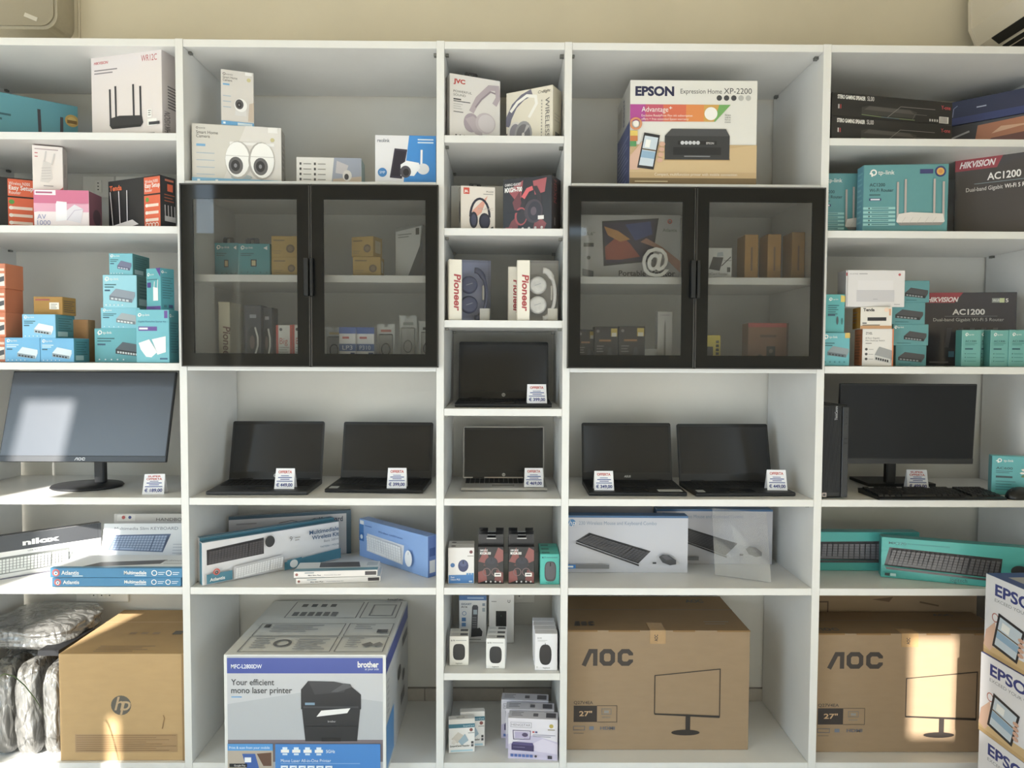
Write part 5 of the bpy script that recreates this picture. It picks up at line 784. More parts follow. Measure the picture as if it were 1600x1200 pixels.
# ------------------------------------------------------------------ laptops, monitors, desktop set
M_SCREEN = mat('#212326', .18, spec=.5, name='laptop_screen')
M_KEY = mat('#121214', .5, name='key_black')
def laptop(label, x, y, z, a, w, d, hs, tilt, shell, deck, logo=None, bezel='#101113', logo_col='#c9cacc', badge=False, base_h=.017, keycol=None):
    o = empty('laptop', label, 'laptop', (x, y, z), a, 'laptops on offer')
    ms = mat(shell, .4, .3, noise_amt=.04, scale=80); md = mat(deck, .45, .2, noise_amt=.04, scale=80)
    m = MB(); m.prism([(0, .004), (.006, .0012), (d-.006, .0012), (d, .004), (d, base_h), (d-.004, base_h+.001), (.004, base_h-.004), (0, base_h-.006)], 0, w, ms, 'x'); base = m.build('base', o)
    zt = lambda yy_: base_h-.0045+(.0055)*(yy_/d)
    m = MB(); m.add([(.006, .005, zt(.005)+.0006), (w-.006, .005, zt(.005)+.0006), (w-.006, d-.012, zt(d-.012)+.0008), (.006, d-.012, zt(d-.012)+.0008)], [(0, 1, 2, 3)], md); m.build('deck', base)
    m = MB(); kk = mat(keycol, .5) if keycol else M_KEY; R_, C_ = 6, 16
    for i in range(R_):
        for j in range(C_):
            if i == 0 and 4 <= j <= 8:
                if j > 4: continue
                x1k = .04*w+(w*.92)*(9-.12)/C_
            else: x1k = .04*w+(w*.92)*(j+.88)/C_
            x0k = .04*w+(w*.92)*j/C_; y0k = d*.42+d*.46*i/R_; y1k = d*.42+d*.46*(i+.86)/R_
            m.box(x0k, y0k, zt(y0k)+.0004, x1k, y1k, zt(y1k)+.0022, kk)
    kb_ = m.build('keys', base, kind='stuff')
    m = MB(); m.box(w*.36, d*.07, zt(d*.07)-.001, w*.62, d*.37, zt(d*.2)+.0012, mat(deck, .25, .2)); m.build('touchpad', base)
    # lid
    M4 = Matrix.Translation((0, d-.008, base_h+.001)) @ Matrix.Rotation(math.radians(-tilt), 4, 'X')
    m = MB(); n = 6; rc = .007; out = [(0, 0), (w, 0)]+[(w-rc+rc*math.cos(q), hs-rc+rc*math.sin(q)) for q in [math.pi/2*i/n for i in range(n+1)]]+[(rc+rc*math.cos(q), hs-rc+rc*math.sin(q)) for q in [math.pi/2+math.pi/2*i/n for i in range(n+1)]]
    m.prism(out, 0, .006, ms, 'y', M4); lid = m.build('lid', o)
    m = MB(); m.prism([(.003, .004), (w-.003, .004), (w-.003, hs-.003), (.003, hs-.003)], -.0006, .0001, mat(bezel, .35), 'y', M4); bz = m.build('bezel', lid)
    m = MB(); b0 = hs*.13; m.prism([(.007, b0), (w-.007, b0), (w-.007, hs-.011), (.007, hs-.011)], -.001, -.0005, M_SCREEN, 'y', M4); m.build('screen', lid)
    m = MB(); m.lathe([(.0022, 0), (.0022, .0006)], mat('#2a2d33', .2), 12, M4 @ Matrix.Translation((w/2, -.0006, hs-.0065)) @ Matrix.Rotation(math.pi/2, 4, 'X')); m.build('webcam', lid)
    m = MB()
    for q in (.12, .74): m.tube([(w*q, d-.006, base_h), (w*(q+.14), d-.006, base_h)], .005, mat('#0f0f11', .4), 10)
    m.build('hinge', o)
    G = {}
    if logo:
        O = M4 @ Vector((0, -.0011, 0)); U = M4.to_3x3() @ Vector((w, 0, 0)); V = M4.to_3x3() @ Vector((0, 0, hs)); N = M4.to_3x3() @ Vector((0, -1, 0))
        it = [t(.5, .045, .035, logo, logo_col, a='c', b=.03, sh=.15, g='logo')] if logo != 'hp' else [e(.5, .065, None, .032, logo_col, 'logo'), t(.5, .05, .034, 'hp', '#1a1a1c', a='c', sh=.2, g='logo')]
        paint(o, O, U, V, N, it, G)
    if badge:
        z0 = zt(.03); paint(o, (w*badge[0], .012, zt(.012)+.0008), (w*(badge[1]-badge[0]), 0, 0), (0, d*.16, .0007), (0, 0, 1), [r(0, 0, 1, 1, '#d6d8d6', 'sticker'), *[r(.08, .2+.2*i, .9, .26+.2*i, '#7d8084', 'sticker') for i in range(3)]], G)
    finish(G, o); return o
laptop('dark grey laptop, leftmost of all the open laptops', -.966, .041, S4, .9, .326, .205, .208, 14, '#3c3d40', '#37383b', 'hp')
laptop('black slim-bezel laptop standing right of the dark grey one', -.593, .09, S4, -2.5, .328, .2, .203, 14, '#1f2023', '#1a1b1d', None, badge=(.03, .12))
laptop('thin black laptop alone on the eye-level shelf of the narrow column', -.158, .055, Q4, 0, .318, .2, .203, 8, '#26272a', '#222326', 'hp')
laptop('silver laptop with black screen in the narrow column', -.141, .121, S4, .8, .292, .168, .185, 9, '#b3b0ab', '#a7a4a0', 'hp', keycol='#1a1a1c')
laptop('black laptop with a white sticker on its palm rest', .284, .047, S4, 0, .322, .213, .205, 12, '#1c1d20', '#1b1c1f', 'ASUS', badge=(.72, .97))
laptop('black laptop standing beside the bare white side panel', .634, .04, S4, 2.0, .332, .2, .205, 14, '#1d1e20', '#1a1b1d', None, badge=(.03, .11))

def price_card(label, x, y, z, a, price, sup=False, w=.066, h=.066, back=.035):
    o = empty('price_card', label, 'price card', (x, y, z+.0004), a, 'price cards')
    pc = mat('#eeeef2', .6, noise_amt=.01, scale=40, name='card_white'); th = .0006; tl = back*.5
    m = MB(); m.add([(0, 0, 0), (w, 0, 0), (w-.002, tl, h), (.002, tl, h), (0, th*1.5, 0), (w, th*1.5, 0), (w-.002, tl+th, h-.0004), (.002, tl+th, h-.0004)], [(0, 1, 2, 3), (5, 4, 7, 6), (0, 4, 5, 1), (1, 5, 6, 2), (3, 2, 6, 7), (0, 3, 7, 4)], pc); f = m.build('front_flap', o)
    m = MB(); m.add([(0, back, 0), (w, back, 0), (w-.002, tl+th, h), (.002, tl+th, h), (0, back-th*1.5, 0), (w, back-th*1.5, 0), (w-.002, tl, h-.001), (.002, tl, h-.001)], [(3, 2, 1, 0), (4, 5, 6, 7), (0, 1, 5, 4), (1, 2, 6, 5), (2, 3, 7, 6), (3, 0, 4, 7)], pc); m.build('rear_flap', o)
    N = Vector((0, -h, tl)).normalized(); RED, BLU = '#c43a34', '#2f3f8c'
    it = ([t(.5, .84, .085, 'SUPER', RED, a='c', w=.6, b=.03), t(.5, .7, .1, 'OFFERTA', RED, a='c', w=.72, b=.03)] if sup else [t(.5, .76, .13, 'OFFERTA', RED, a='c', w=.68, b=.035)])
    it += [r(.3, .62, .7, .655, '#5563a4', 'fine_print'), r(.16, .53, .86, .575, '#4555a0', 'fine_print'), r(.28, .445, .74, .485, '#5563a4', 'fine_print'), r(.1, .355, .9, .395, '#4555a0', 'fine_print'), t(.5, .12, .16, '\u20ac '+price, BLU, a='c', w=.82, b=.03)]
    G = {}; paint(f, Vector((0, 0, 0))+N*.0002, (w, 0, 0), (0, tl, h), N, it, G); finish(G, f); return o
price_card('price card of 449 euro in front of the dark grey laptop', -.757, .078, S4+.0142, 0, '449,00')
price_card('price card of 399 euro in front of the slim-bezel laptop', -.388, .098, S4+.0138, 0, '399,00')
price_card('price card of 399 euro on the eye-level laptop in the narrow column', .079, .066, Q4+.0132, 2, '399,00', h=.062)
price_card('price card of 469 euro before the silver laptop', .073, .131, S4+.0138, 0, '469,00', h=.062)
price_card('price card of 349 euro before the laptop with the palm-rest sticker', .304, .072, S4+.0142, 0, '349,00', h=.062)
price_card('price card of 449 euro before the laptop by the side panel', .885, .085, S4+.0142, -4, '449,00')
price_card('price card of 189 euro beside the round monitor foot', -1.178, .05, S4, 6, '189,00', True, .068, .064)
price_card('price card of 499 euro between keyboard and monitor foot', 1.408, .175, S4, -8, '499,00', True, .07, .068)

def screen_mat():
    return mat('#2e3033', .2, spec=.6, name='matte_monitor_screen')
def monitor(label, x, y, z0, w, h, tilt, yaw, base, pole, round_foot=True, logo=None, dz=0):
    o = empty('monitor', label, 'monitor', (base[0], base[1], S4)); inv = Matrix.Translation((-base[0], -base[1], -S4))
    M4 = inv @ Matrix.Translation((x, y, z0)) @ Matrix.Rotation(math.radians(yaw), 4, 'Z') @ Matrix.Rotation(math.radians(-tilt), 4, 'X')
    m = MB(); m.box(-w/2, 0, 0, w/2, .012, h, M_DARK, .002, M4); m.box(-w*.3, .012, h*.1, w*.3, .045, h*.6, M_DARK, .006, M4); pn = m.build('panel', o)
    m = MB(); m.box(-w/2+.004, -.0008, .02, w/2-.004, -.0001, h-.005, M_SCREEN2, 0, M4); m.build('screen', pn)
    m = MB(); m.box(-w/2+.001, -.0016, .0005, w/2-.001, -.0001, .0185, mat('#26282c', .35), .0004, M4); ch = m.build('chin', pn)
    if logo:
        G = {}; R3 = M4.to_3x3(); it = [*aoclogo(.455, .2, .52, .75, '#c9ccd2', .018/w)]
        paint(ch, M4 @ Vector((-w/2, -.0018, .001)), R3 @ Vector((w, 0, 0)), R3 @ Vector((0, 0, .017)), R3 @ Vector((0, -1, 0)), it, G); finish(G, ch)
    m = MB(); px_, py_ = pole; m.box(px_-.017, py_-.012, .012, px_+.017, py_+.014, .2, M_DARK, .004); m.build('pole', o)
    m = MB()
    if round_foot: m.lathe([(.112, 0.0006), (.116, .004), (.112, .009), (.06, .013), (.02, .016)], M_DARK, 40, None, 1, .85)
    else: m.prism([(-.12, -.07), (.12, -.07), (.115, .08), (-.115, .08)], .0006, .012, M_DARK, 'z')
    m.build('foot', o, smooth=round_foot); return o
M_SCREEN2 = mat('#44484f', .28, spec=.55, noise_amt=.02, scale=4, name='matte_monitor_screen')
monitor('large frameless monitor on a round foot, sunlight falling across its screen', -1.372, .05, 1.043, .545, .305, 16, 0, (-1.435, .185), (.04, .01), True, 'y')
M_SCREEN2 = mat('#202226', .38, spec=.22, name='dark_monitor_screen')
monitor('black desktop monitor behind the keyboard beside the small tower', 1.362, .115, 1.036, .462, .272, -2.5, 0, (1.42, .3), (-.04, -.06), False)
# tower
tx, ty, tz, ta, tw, td, thh = P['tow']
o = empty('desktop_computer', 'small black desktop tower with a ribbed front against the upright', 'computer', (1.035, .016, S4), 0)
m = MB(); m.box(0, .008, .004, .085, .27, .305, M_BLACK, .003); m.build('case', o)
m = MB()
for i in range(16): xx = .004+i*.0036; m.box(xx, .002, .02, xx+.0022, .008, .298, M_DARK)
m.build('grille', o, kind='stuff')
m = MB(); m.box(.064, -.001, .006, .0845, .009, .3, mat('#26272a', .35), .002); fp = m.build('front_panel', o)
m = MB()
for zz in (.195, .18): m.box(.069, -.0022, zz, .08, -.0008, zz+.0045, mat('#0a0a0b', .4))
for zz in (.245, .265, .283): m.lathe([(.0022, 0), (.0022, .001)], mat('#0a0a0b', .4), 10, Matrix.Translation((.075, -.001, zz)) @ Matrix.Rotation(math.pi/2, 4, 'X'))
m.build('ports', fp)
G = {}; paint(o, (0, .0015, 0), (.085, 0, 0), (0, 0, .305), (0, -1, 0), [t(.56, .84, .03, 'ThinkCentre', '#c3c4c8', rot=90, w=.15), r(.04, .02, .2, .065, '#b9a9a0', 'sticker'), r(.07, .03, .17, .055, '#4a4448', 'sticker'), r(.8, .06, .9, .1, '#6b6c70', 'sticker')], G); finish(G, o)
# keyboard and mouse
o = empty('keyboard', 'black full-size keyboard lying in front of the desktop monitor', 'keyboard', (1.212, -.006, S4+.0006), 1)
m = MB(); m.prism([(0, 0), (.13, 0), (.134, .015), (.124, .016), (.012, .008), (0, .005)], 0, .42, M_BLACK, 'x'); m.build('body', o)
m = MB(); kz = lambda yy_: .008+(yy_-.012)*.071
for i in range(6):
    j = 0
    while j < 21:
        n = 6 if (i == 0 and j == 4) else 1
        if j in (15,) or (i == 5 and j in (1, 6, 11)): j += 1; continue
        x0 = .008+.405*j/21; x1 = .008+.405*(j+n-.14)/21; y0 = .016+.106*i/6; y1 = y0+.0148; m.prism([(y0, kz(y0)-.001), (y1, kz(y1)-.001), (y1-.002, kz(y1)+.0065), (y0+.003, kz(y0)+.0055)], x0, x1, M_KEY, 'x'); j += n
m.build('keys', o, kind='stuff')
o = empty('computer_mouse', 'black computer mouse beside the keyboard at the picture edge', 'mouse', (1.695, .035, S4+.0006), 20)
m = MB(); bm = bmesh.new(); bmesh.ops.create_uvsphere(bm, u_segments=20, v_segments=12, radius=1)
vs = [(q.co.x*.055*(1-.12*q.co.y), q.co.y*.031, max(0, q.co.z+.15)*.032) for q in bm.verts]; fs = [[q.index for q in f.verts] for f in bm.faces]; bm.free()
m.add(vs, fs, M_BLACK); m.build('shell', o, smooth=True)
m = MB(); m.box(-.042, -.003, .0255, -.024, .003, .033, M_DARK, .001); m.build('scroll_wheel', o)

# ------------------------------------------------------------------ wrapped items, plant, speaker, air conditioner
def crinkle(name='crinkled_plastic'):
    m = bpy.data.materials.new(name); m.use_nodes = True; nt = m.node_tree; b = nt.nodes['Principled BSDF']
    tc = nt.nodes.new('ShaderNodeTexCoord'); mp = nt.nodes.new('ShaderNodeMapping'); mp.inputs['Scale'].default_value = (1, 1, .38); nt.links.new(tc.outputs['Object'], mp.inputs[0])
    n = nt.nodes.new('ShaderNodeTexNoise'); n.inputs['Scale'].default_value = 14; n.inputs['Detail'].default_value = 5; n.inputs['Distortion'].default_value = 1.2; nt.links.new(mp.outputs[0], n.inputs['Vector'])
    v = nt.nodes.new('ShaderNodeTexVoronoi'); v.feature = 'DISTANCE_TO_EDGE'; v.inputs['Scale'].default_value = 30; nt.links.new(mp.outputs[0], v.inputs['Vector'])
    r_ = nt.nodes.new('ShaderNodeValToRGB'); e0, e1 = r_.color_ramp.elements; e0.position = .32; e0.color = (.10, .098, .092, 1); e1.position = .7; e1.color = (.25, .245, .23, 1); nt.links.new(n.outputs['Fac'], r_.inputs[0]); nt.links.new(r_.outputs[0], b.inputs['Base Color'])
    ad = nt.nodes.new('ShaderNodeMath'); ad.operation = 'ADD'; nt.links.new(n.outputs['Fac'], ad.inputs[0]); nt.links.new(v.outputs['Distance'], ad.inputs[1])
    bp = nt.nodes.new('ShaderNodeBump'); bp.inputs['Strength'].default_value = .8; bp.inputs['Distance'].default_value = .018; nt.links.new(ad.outputs[0], bp.inputs['Height']); nt.links.new(bp.outputs[0], b.inputs['Normal'])
    b.inputs['Roughness'].default_value = .12; b.inputs['Specular IOR Level'].default_value = 1.0; b.inputs['Metallic'].default_value = .2; b.inputs['Coat Weight'].default_value = .8; b.inputs['Coat Roughness'].default_value = .05
    return m
M_CR = crinkle()
def bag(label, x, y, z, sx, sy, sz, seed, lean=0):
    o = empty('wrapped_bag', label, 'plastic bag', (x, y, z), 0, 'crinkled plastic bags')
    bm = bmesh.new(); bmesh.ops.create_cube(bm, size=1); bmesh.ops.subdivide_edges(bm, edges=list(bm.edges), cuts=18, use_grid_fill=True)
    for q in bm.verts:
        c = q.co.copy(); n = 4.0; L = (abs(c.x*2)**n+abs(c.y*2)**n+abs(c.z*2)**n)**(1/n); mx = max(abs(c.x), abs(c.y), abs(c.z))*2; c = c*(mx/max(L, 1e-6))
        w1 = noise.noise(Vector((c.x*3+seed, c.y*3, c.z*5)))*.10+noise.noise(Vector((c.x*9+seed, c.y*9, c.z*9)))*.05
        k = 1+w1; zz = c.z+.5
        q.co = Vector((c.x*sx*k*(1-.12*(zz-.4)**2)+lean*zz*sx, c.y*sy*k, max(.0008, zz*sz*(1+.4*w1*zz))))
    me = bpy.data.meshes.new('wrapping'); bm.to_mesh(me); bm.free(); me.materials.append(M_CR)
    for f in me.polygons: f.use_smooth = True
    b_ = bpy.data.objects.new('wrapping', me); link(b_, o); return o
bag('crinkled clear plastic bag bulging beside the brown carton', -1.476, .10, BOT, .066, .16, .30, 3.1)
bag('crinkled clear plastic bag, middle of the three upright ones', -1.555, .095, BOT, .078, .17, .31, 8.4)
bag('crinkled clear plastic bag cropped by the picture edge', -1.645, .10, BOT, .088, .17, .305, 14.7)
bag('tall crinkled plastic bundle behind the three upright bags', -1.64, .29, BOT, .30, .15, .29, 30.2)
o = bag('dark flat item in crinkled plastic lying across the upright bags', -1.635, .235, BOT+.322, .33, .30, .085, 21.3)
m = MB(); m.prism([(.11, -.19), (.178, -.19), (.188, -.0), (.12, -.0)], .012, .03, mat('#121317', .6, noise_amt=.1, scale=40), 'z'); m.build('dark_panel', o, label='dark panel poking out of the plastic')
# plant with long thin leaves, its pot below the picture
o = empty('potted_plant', 'thin arching green leaves of a plant in front of the plastic bags', 'plant', (-1.45, -.42, 0))
m = MB(); m.lathe([(.075, .0005), (.10, .16), (.108, .165), (.108, .18), (.094, .18), (.09, .165)], mat('#8a8078', .6, noise_amt=.05, scale=30), 28); m.build('pot', o, smooth=True)
m = MB(); m.lathe([(.09, .15), (.0885, .168)], mat('#3a2c22', .9, noise_amt=.2, scale=80), 20); m.build('soil', o)
gm = mat('#4e6137', .5, noise_amt=.15, scale=20, name='leaf_green')
for k, (dx, dy, top, dxx) in enumerate(((.17, .06, .545, .24), (-.2, .0, .62, -.30), (-.1, -.12, .7, -.16), (-.16, .1, .66, -.26), (.02, -.16, .5, .06), (-.24, -.08, .42, -.36))):
    m = MB(); pts = []
    for i in range(13):
        s_ = i/12; zz = .165+(top-.165)*(1-(1-min(1, s_*1.35))**2)-max(0, s_-.62)**2*(.95 if k == 0 else .8); pts.append((dxx*s_**1.4*.9, dy*s_**1.2, zz))
    m.tube(pts, [.0035*(1-.75*abs(i/12-.35)) for i in range(12)]+[.0006], gm, 6, None, .5); m.build('leaf', o, smooth=True)
# wall speaker, upper edge
o = empty('wall_speaker', 'pale rounded speaker mounted on the wall above the teal router carton', 'speaker', (-1.745, YB, 2.675))
spm = mat('#b3ab98', .6, noise_amt=.03, scale=60)
m = MB(); n = 8; R0 = .05; pts = []
for cx, cz, a0 in ((.10, .12, 0), (-.10, .12, 90), (-.10, -.075, 180), (.10, -.075, 270)):
    pts += [(cx+R0*math.cos(math.radians(a0+90*i/n)), cz+R0*math.sin(math.radians(a0+90*i/n))) for i in range(n+1)]
m.prism(pts, -.1, -.0005, spm, 'y'); m.build('cabinet', o)
m = MB(); m.prism([(a*.93, b_*.93+.002) for a, b_ in pts], -.106, -.1, mat('#a69e8c', .8, bump=.4, bscale=500), 'y'); m.build('grille', o)
m = MB(); m.box(-.024, -.0015, -.007, .024, .0, .007, gloss('#d6d0c2'), 0, Matrix.Translation((.06, -.106, -.085)) @ Matrix.Rotation(math.radians(22), 4, 'Y')); m.build('badge', o)
m = MB(); m.tube([(.175, -.004, .2), (.17, -.004, 0), (.168, -.004, -.2), (.166, -.004, -.31)], .004, mat('#cfc6b2', .6), 8); m.build('cable', o, smooth=True)
# air conditioner
o = empty('air_conditioner', 'white wall air conditioner with dark open louvres above the speaker cartons', 'air conditioner', (1.93, -.05, 2.49))
acm = mat('#e0d8c8', .45, noise_amt=.01, scale=10)
prof = [(-.0005, .0), (-.09, -.006), (-.15, .004), (-.205, .04), (-.232, .10), (-.236, .20), (-.22, .28), (-.19, .3), (-.0005, .3)]
m = MB(); m.prism(prof, -.40, .40, acm, 'y'); m.build('body', o)
for sy in (-1, 1):
    m = MB(); m.prism([(a*1.012, b_*1.006) for a, b_ in prof[:-1]]+[(-.0005, .3)], sy*.40, sy*.416, acm, 'y'); m.build('end_cap', o)
for q, (xa, za, xb, zb) in enumerate(((-.205, .04, -.178, .0225), (-.165, .0138, -.11, -.003))):
    m = MB(); m.prism([(xa, za+.002), (xa-.003, za-.003), (xb-.002, zb-.006), (xb, zb+.001)], -.38, .33, mat('#15171a', .5), 'y'); m.build('air_outlet', o)
for xa, za in ((-.176, .02), (-.208, .042)):
    m = MB(); m.prism([(xa, za), (xa+.006, za-.008), (xa+.009, za-.006), (xa+.005, za+.002)], -.38, .335, acm, 'y'); m.build('louvre', o)
# ------------------------------------------------------------------ inside the cabinets
def inb(name, label, key, col, F=(), sides=None, group=None, tab=None, dims=None, R=(), cat='box'): return carton(name, label, cat, key, col, F=F, R=R, sides=sides, group=group, tab=tab, dims=dims)
a_ = P['in_t2'][6]/P['in_t2'][4]
TPF = lambda a: [*tplogo(.08, .82, .09, WH, a, ts=.07), *bars(.08, .7, .5, 2, .06, .03, '#2c6b74'), r(.4, .28, .58, .5, '#2a2f34'), r(.43, .31, .55, .47, '#c9bd8a'), p([(.8, .86), (.92, .92), (.92, .8)], WH), *[e(.1+.2*i, .1, None, .02, '#2c6b74') for i in range(5)]]
inb('adapter_box', 'teal hanging adapter carton farther from the brown boxes, behind glass', 'in_t1', '#3f97a6', TPF(1.3), tab=(.3, .75, .02, '#2d2f34'))
inb('adapter_box', 'teal hanging adapter carton beside the brown boxes, behind glass', 'in_t2', '#3a98a3', TPF(a_), tab=(.2, .62, .02, '#2d2f34'))
KF = [*bars(.08, .82, .5, 1, .1, .06, '#7b6238'), e(.72, .4, None, .2, '#6b5636'), e(.72, .4, None, .12, '#8a7046'), *bars(.08, .3, .4, 2, .1, .03, '#93784c')]
for k, lb in (('in_k1', 'lower brown box of the pair beside the teal hanging cartons, behind glass'), ('in_k2', 'upper brown box of the pair beside the teal hanging cartons, behind glass'), ('in_k3', 'lower brown box of the pair in the middle of the cabinet shelf'), ('in_k4', 'upper brown box of the pair in the middle of the cabinet shelf')): inb('kraft_box', lb, k, cardboard('#b79a63'), KF, group='brown boxes behind glass', R=[r(.2, .2, .8, .8, '#cdbb94')])
inb('software_box', 'grey and white upright carton at the end of the cabinet shelf', 'in_d', '#8a8a88', [p([(0, 0), (.45, 0), (.9, .6), (.95, .98), (0, .92)], '#c9c9c6'), p([(.45, 0), (1, 0), (1, .98), (.9, .6)], '#4a4a4a'), r(.75, .82, .88, .95, '#55554f'), *bars(.1, .86, .6, 2, .05, .02, '#8a8a88')])
inb('headphone_box', 'cream narrow carton with red lettering running downwards, behind glass', 'in_p', '#dcd6bd', [t(.4, .6, .12, 'Pioneer', '#6a3f3a', rot=-90, w=.55, b=.02, sh=.15)])
for k, lb in (('in_s1', 'dark carton showing a spool, behind glass'), ('in_s2', 'dark narrow spool carton behind the other one')): inb('spool_box', lb, k, '#3a3d48', [r(.3, .78, .7, .84, '#9a9ca6'), e(.5, .35, .42, .28, '#23252d'), ln([(.6, .12), (.78, .3), (.78, .45), (.62, .62)], .03, '#d0cfc6'), e(.45, .36, .15, .12, '#6a5a52')])
for k, lb in (('in_b1', 'white and red carton nearest the dark spool cartons'), ('in_b2', 'white and red carton half behind the black door border')): inb('ink_box', lb, k, '#dcd9d4', [r(0, 0, .14, 1, '#c8402f'), r(.86, 0, 1, 1, '#c8402f'), t(.22, .5, .17, 'Big', '#c05a4c', w=.5), e(.3, .88, None, .04, '#444'), *bars(.2, .42, .8, 6, .06, .02, '#a8a29c')], group='white and red cartons')
for k, tx_, c2, lb in (('in_i1', 'LP3', '#4a6fc4', 'blue and white ink carton with a red mark'), ('in_i2', 'P310', '#2f5fb0', 'blue and white ink carton beside the clear bags')): inb('ink_box', lb, None, '#e4e3e6', dims=(P[k][0], P[k][1], P[k][2], 0, P[k][4], .045, .118), F=[r(0, .82, 1, 1, '#3f64b8'), r(0, .34, 1, .54, '#2f5a9e'), t(.5, .38, .12, tx_, '#dfe6f2', a='c', w=.6), *bars(.2, .74, .6, 1, .08, .06, '#c05a5a'), r(.68, .22, .94, .3, '#2f4f8a')], sides={'T': c2})
for i, (xx, yy_, hh, lb) in enumerate(((-.415, .07, .13, 'clear blister pack with a cable beside the blue ink cartons'), (-.345, .09, .16, 'clear blister pack with a round plug, second from the ink cartons'), (-.277, .07, .14, 'clear blister pack nearest the cabinet side'), (-.592, .1, .12, 'clear bag of fittings behind the black door border'))):
    o = empty('blister_pack', lb, 'blister pack', (xx, yy_, S3+.0006), 0, 'clear blister packs')  # packs added behind the glass in place of reflections on it
    m = MB(); m.prism([(0, 0), (.058, 0), (.058, hh), (.035, hh), (.035, hh-.008), (.023, hh-.008), (.023, hh), (0, hh)], .012, .0128, gloss('#c3c6c4')); m.build('card', o)
    m = MB(); m.box(.006, .001, .012, .052, .012, hh*.75, M_CLEAR, .003); m.build('blister', o)
    m = MB(); m.tube([(.029+.014*math.cos(q*.6), .006, hh*.36+.02*math.sin(q*.6)) for q in range(22)], .002, gloss(('#2d2e33', '#77797c', '#3a3a3e', '#55585a')[i]), 6); m.build('cable', o, smooth=True)
    m = MB(); m.box(.012, .0105, hh*.8, .046, .0118, hh*.86, gloss(('#b05a4c', '#8a8d90', '#44464a', '#c9b07a')[i])); m.build('header_print', o)
# second cabinet
inb('portable_monitor_box', 'wide grey carton with a colourful portable screen pictured, behind glass', 'in_pm', '#bab7b6', [p([(.24, .2), (.72, .28), (.78, .95), (.22, .9)], '#2b2a33'), p([(.26, .24), (.7, .31), (.755, .92), (.24, .87)], '#3a2f4a'), p([(.25, .5), (.4, .7), (.5, .55), (.6, .35), (.4, .3), (.26, .3)], '#a8503a'), p([(.24, .82), (.38, .75), (.5, .62), (.4, .58), (.28, .68)], '#c98a3c'), p([(.45, .85), (.7, .9), (.72, .7), (.55, .6)], '#3d4a86'), p([(.6, .58), (.74, .5), (1, .1), (1, .28), (.82, .5), (.66, .64)], '#b5816a'), *atl(.89, .9, .05, '#5c4340', .6, False), t(.89, .74, .055, 'Atlantis', '#5c5a5a', a='c', w=.14), t(.05, .68, .05, '15.6"', '#5a5856', w=.1), r(.04, .5, .14, .56, '#55534f'), e(.09, .33, None, .03, '#55534f'), p([(.03, .05), (.14, .02), (.14, .12), (.03, .16)], '#55565c'), t(.39, .05, .085, 'Portable Monitor', '#3b393b', w=.56, b=.015)])
inb('card_reader_box', 'white smart card reader carton half behind the door border', 'in_sc', '#d6d6d4', SCD[4:5]+[p([(.25, .3), (.6, .24), (.72, .68), (.38, .7)], '#3c3c3e'), p([(.5, .7), (.72, .72), (.7, .86), (.52, .84)], '#a9b6bc'), ln([(.66, .4), (.96, .7)], .03, '#333'), t(.05, .1, .09, 'SmartCard Reader', '#444', w=.82), r(.84, .2, .95, .36, '#555')])
for i in range(3): inb('kraft_box', ('leftmost', 'middle', 'rightmost')[i]+' of three slim upright brown boxes behind glass', 'in_w%d' % i, cardboard('#b08a58'), [r(.45, .2, .58, .72, '#7d5f3a', 'fine_print')], group='slim upright brown boxes')
for i in range(3): inb('webcam_box', ('leftmost', 'middle', 'rightmost')[i]+' of three black cartons with yellow stickers behind glass', 'in_x%d' % i, '#2a2626', [r(.7, .74, .96, .95, '#d2b53a'), r(.73, .74, .93, .84, '#e6e0cf'), e(.15, .88, None, .04, '#8a8484'), *bars(.2, .66, .7, 1, .06, .05, '#b07a3f'), *bars(.1, .5, .4, 3, .07, .025, '#8a8686'), p([(.5, .1), (.8, .1), (.7, .45), (.6, .45)], '#45434a')], group='black cartons with yellow stickers')
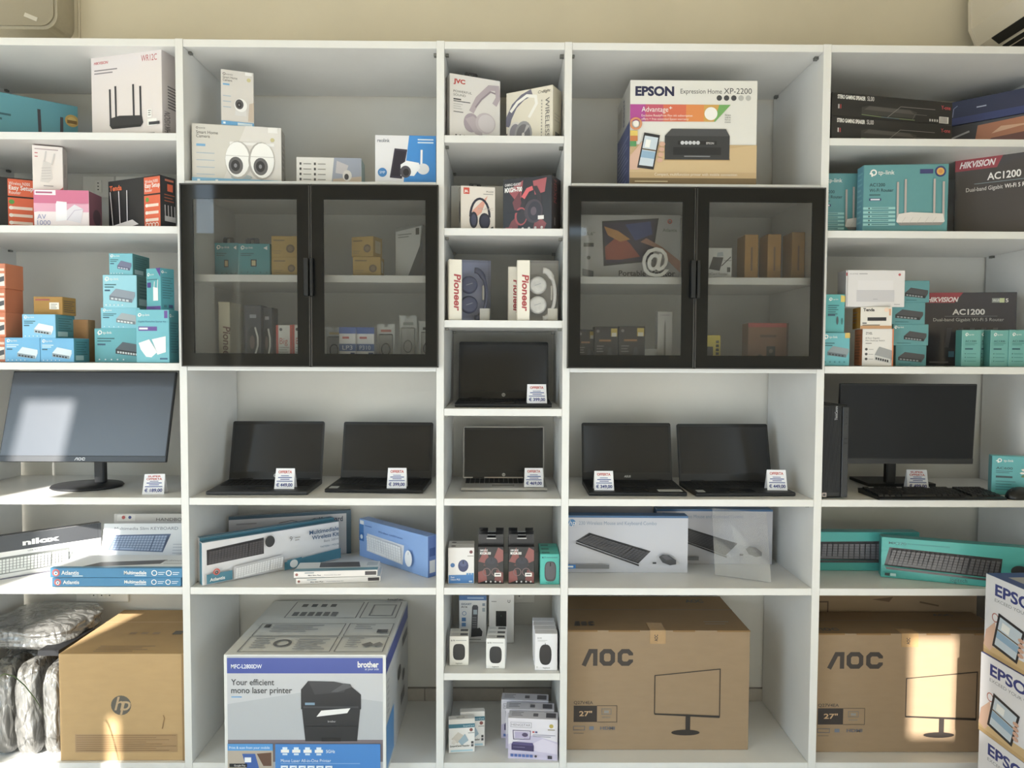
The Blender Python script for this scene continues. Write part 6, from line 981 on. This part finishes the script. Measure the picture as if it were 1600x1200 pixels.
inb('stylus_box', 'tall narrow white carton with a grey pen shape, behind glass', 'in_w', '#d6d5d2', [r(.44, .02, .56, .72, '#8f8e8c'), p([(.44, .72), (.56, .72), (.5, .86)], '#8f8e8c'), *bars(.2, .94, .8, 1, .02, .012, '#aaa')])
inb('adapter_box', 'low white carton beside the tall narrow one, behind glass', 'in_wb', '#cfcecb', [*bars(.2, .6, .8, 2, .2, .08, '#aaa')])
inb('accessory_box', 'yellow carton with black lettering behind the door border', 'in_y', '#d8c224', [r(0, .2, .55, .62, '#2b2a24'), *[r(.72, .08+.13*i, .9, .17+.13*i, '#2b2a24') for i in range(6)]], sides={'R': '#b39d1c'})
inb('media_player_box', 'brown carton with a red top and a black remote pictured', 'in_br', '#8a5f3e', [r(0, .9, 1, 1, '#b0433a'), r(.95, 0, 1, 1, '#5c3c28'), *bars(.3, .72, .7, 1, .06, .06, '#5a3a24'), r(.46, .05, .68, .45, '#2a2624'), e(.57, .34, .05, .05, '#7a6a5a'), e(.3, .16, .09, .1, '#4a3626')], sides={'T': '#b0433a', 'R': '#5c3c28'})
# at-sign ornament
vs, fs = text_shape('@', .02); x0 = min(q[0] for q in vs); x1 = max(q[0] for q in vs); y0 = min(q[1] for q in vs); y1 = max(q[1] for q in vs); n_ = len(vs); S_ = .097
sc_ = lambda q: ((q[0]-x0)/(x1-x0)*.088, (q[1]-y0)/(y1-y0)*S_)
from collections import Counter
ec = Counter(); 
for f in fs:
    for a, b_ in zip(f, f[1:]+f[:1]): ec[(a, b_)] += 1
m = MB(); V_ = [(sc_(q)[0], 0, sc_(q)[1]) for q in vs]+[(sc_(q)[0], .014, sc_(q)[1]) for q in vs]
F_ = [list(f) for f in fs]+[[q+n_ for q in f[::-1]] for f in fs]+[(b_, a, a+n_, b_+n_) for (a, b_) in ec if (b_, a) not in ec]
m.add(V_, F_, mat('#efede8', .5)); o = m.build('at_sign_ornament'); o.location = (.449, .045, 1.6516); tag(o, 'white standing at-sign letter in front of the portable screen carton', 'ornament')
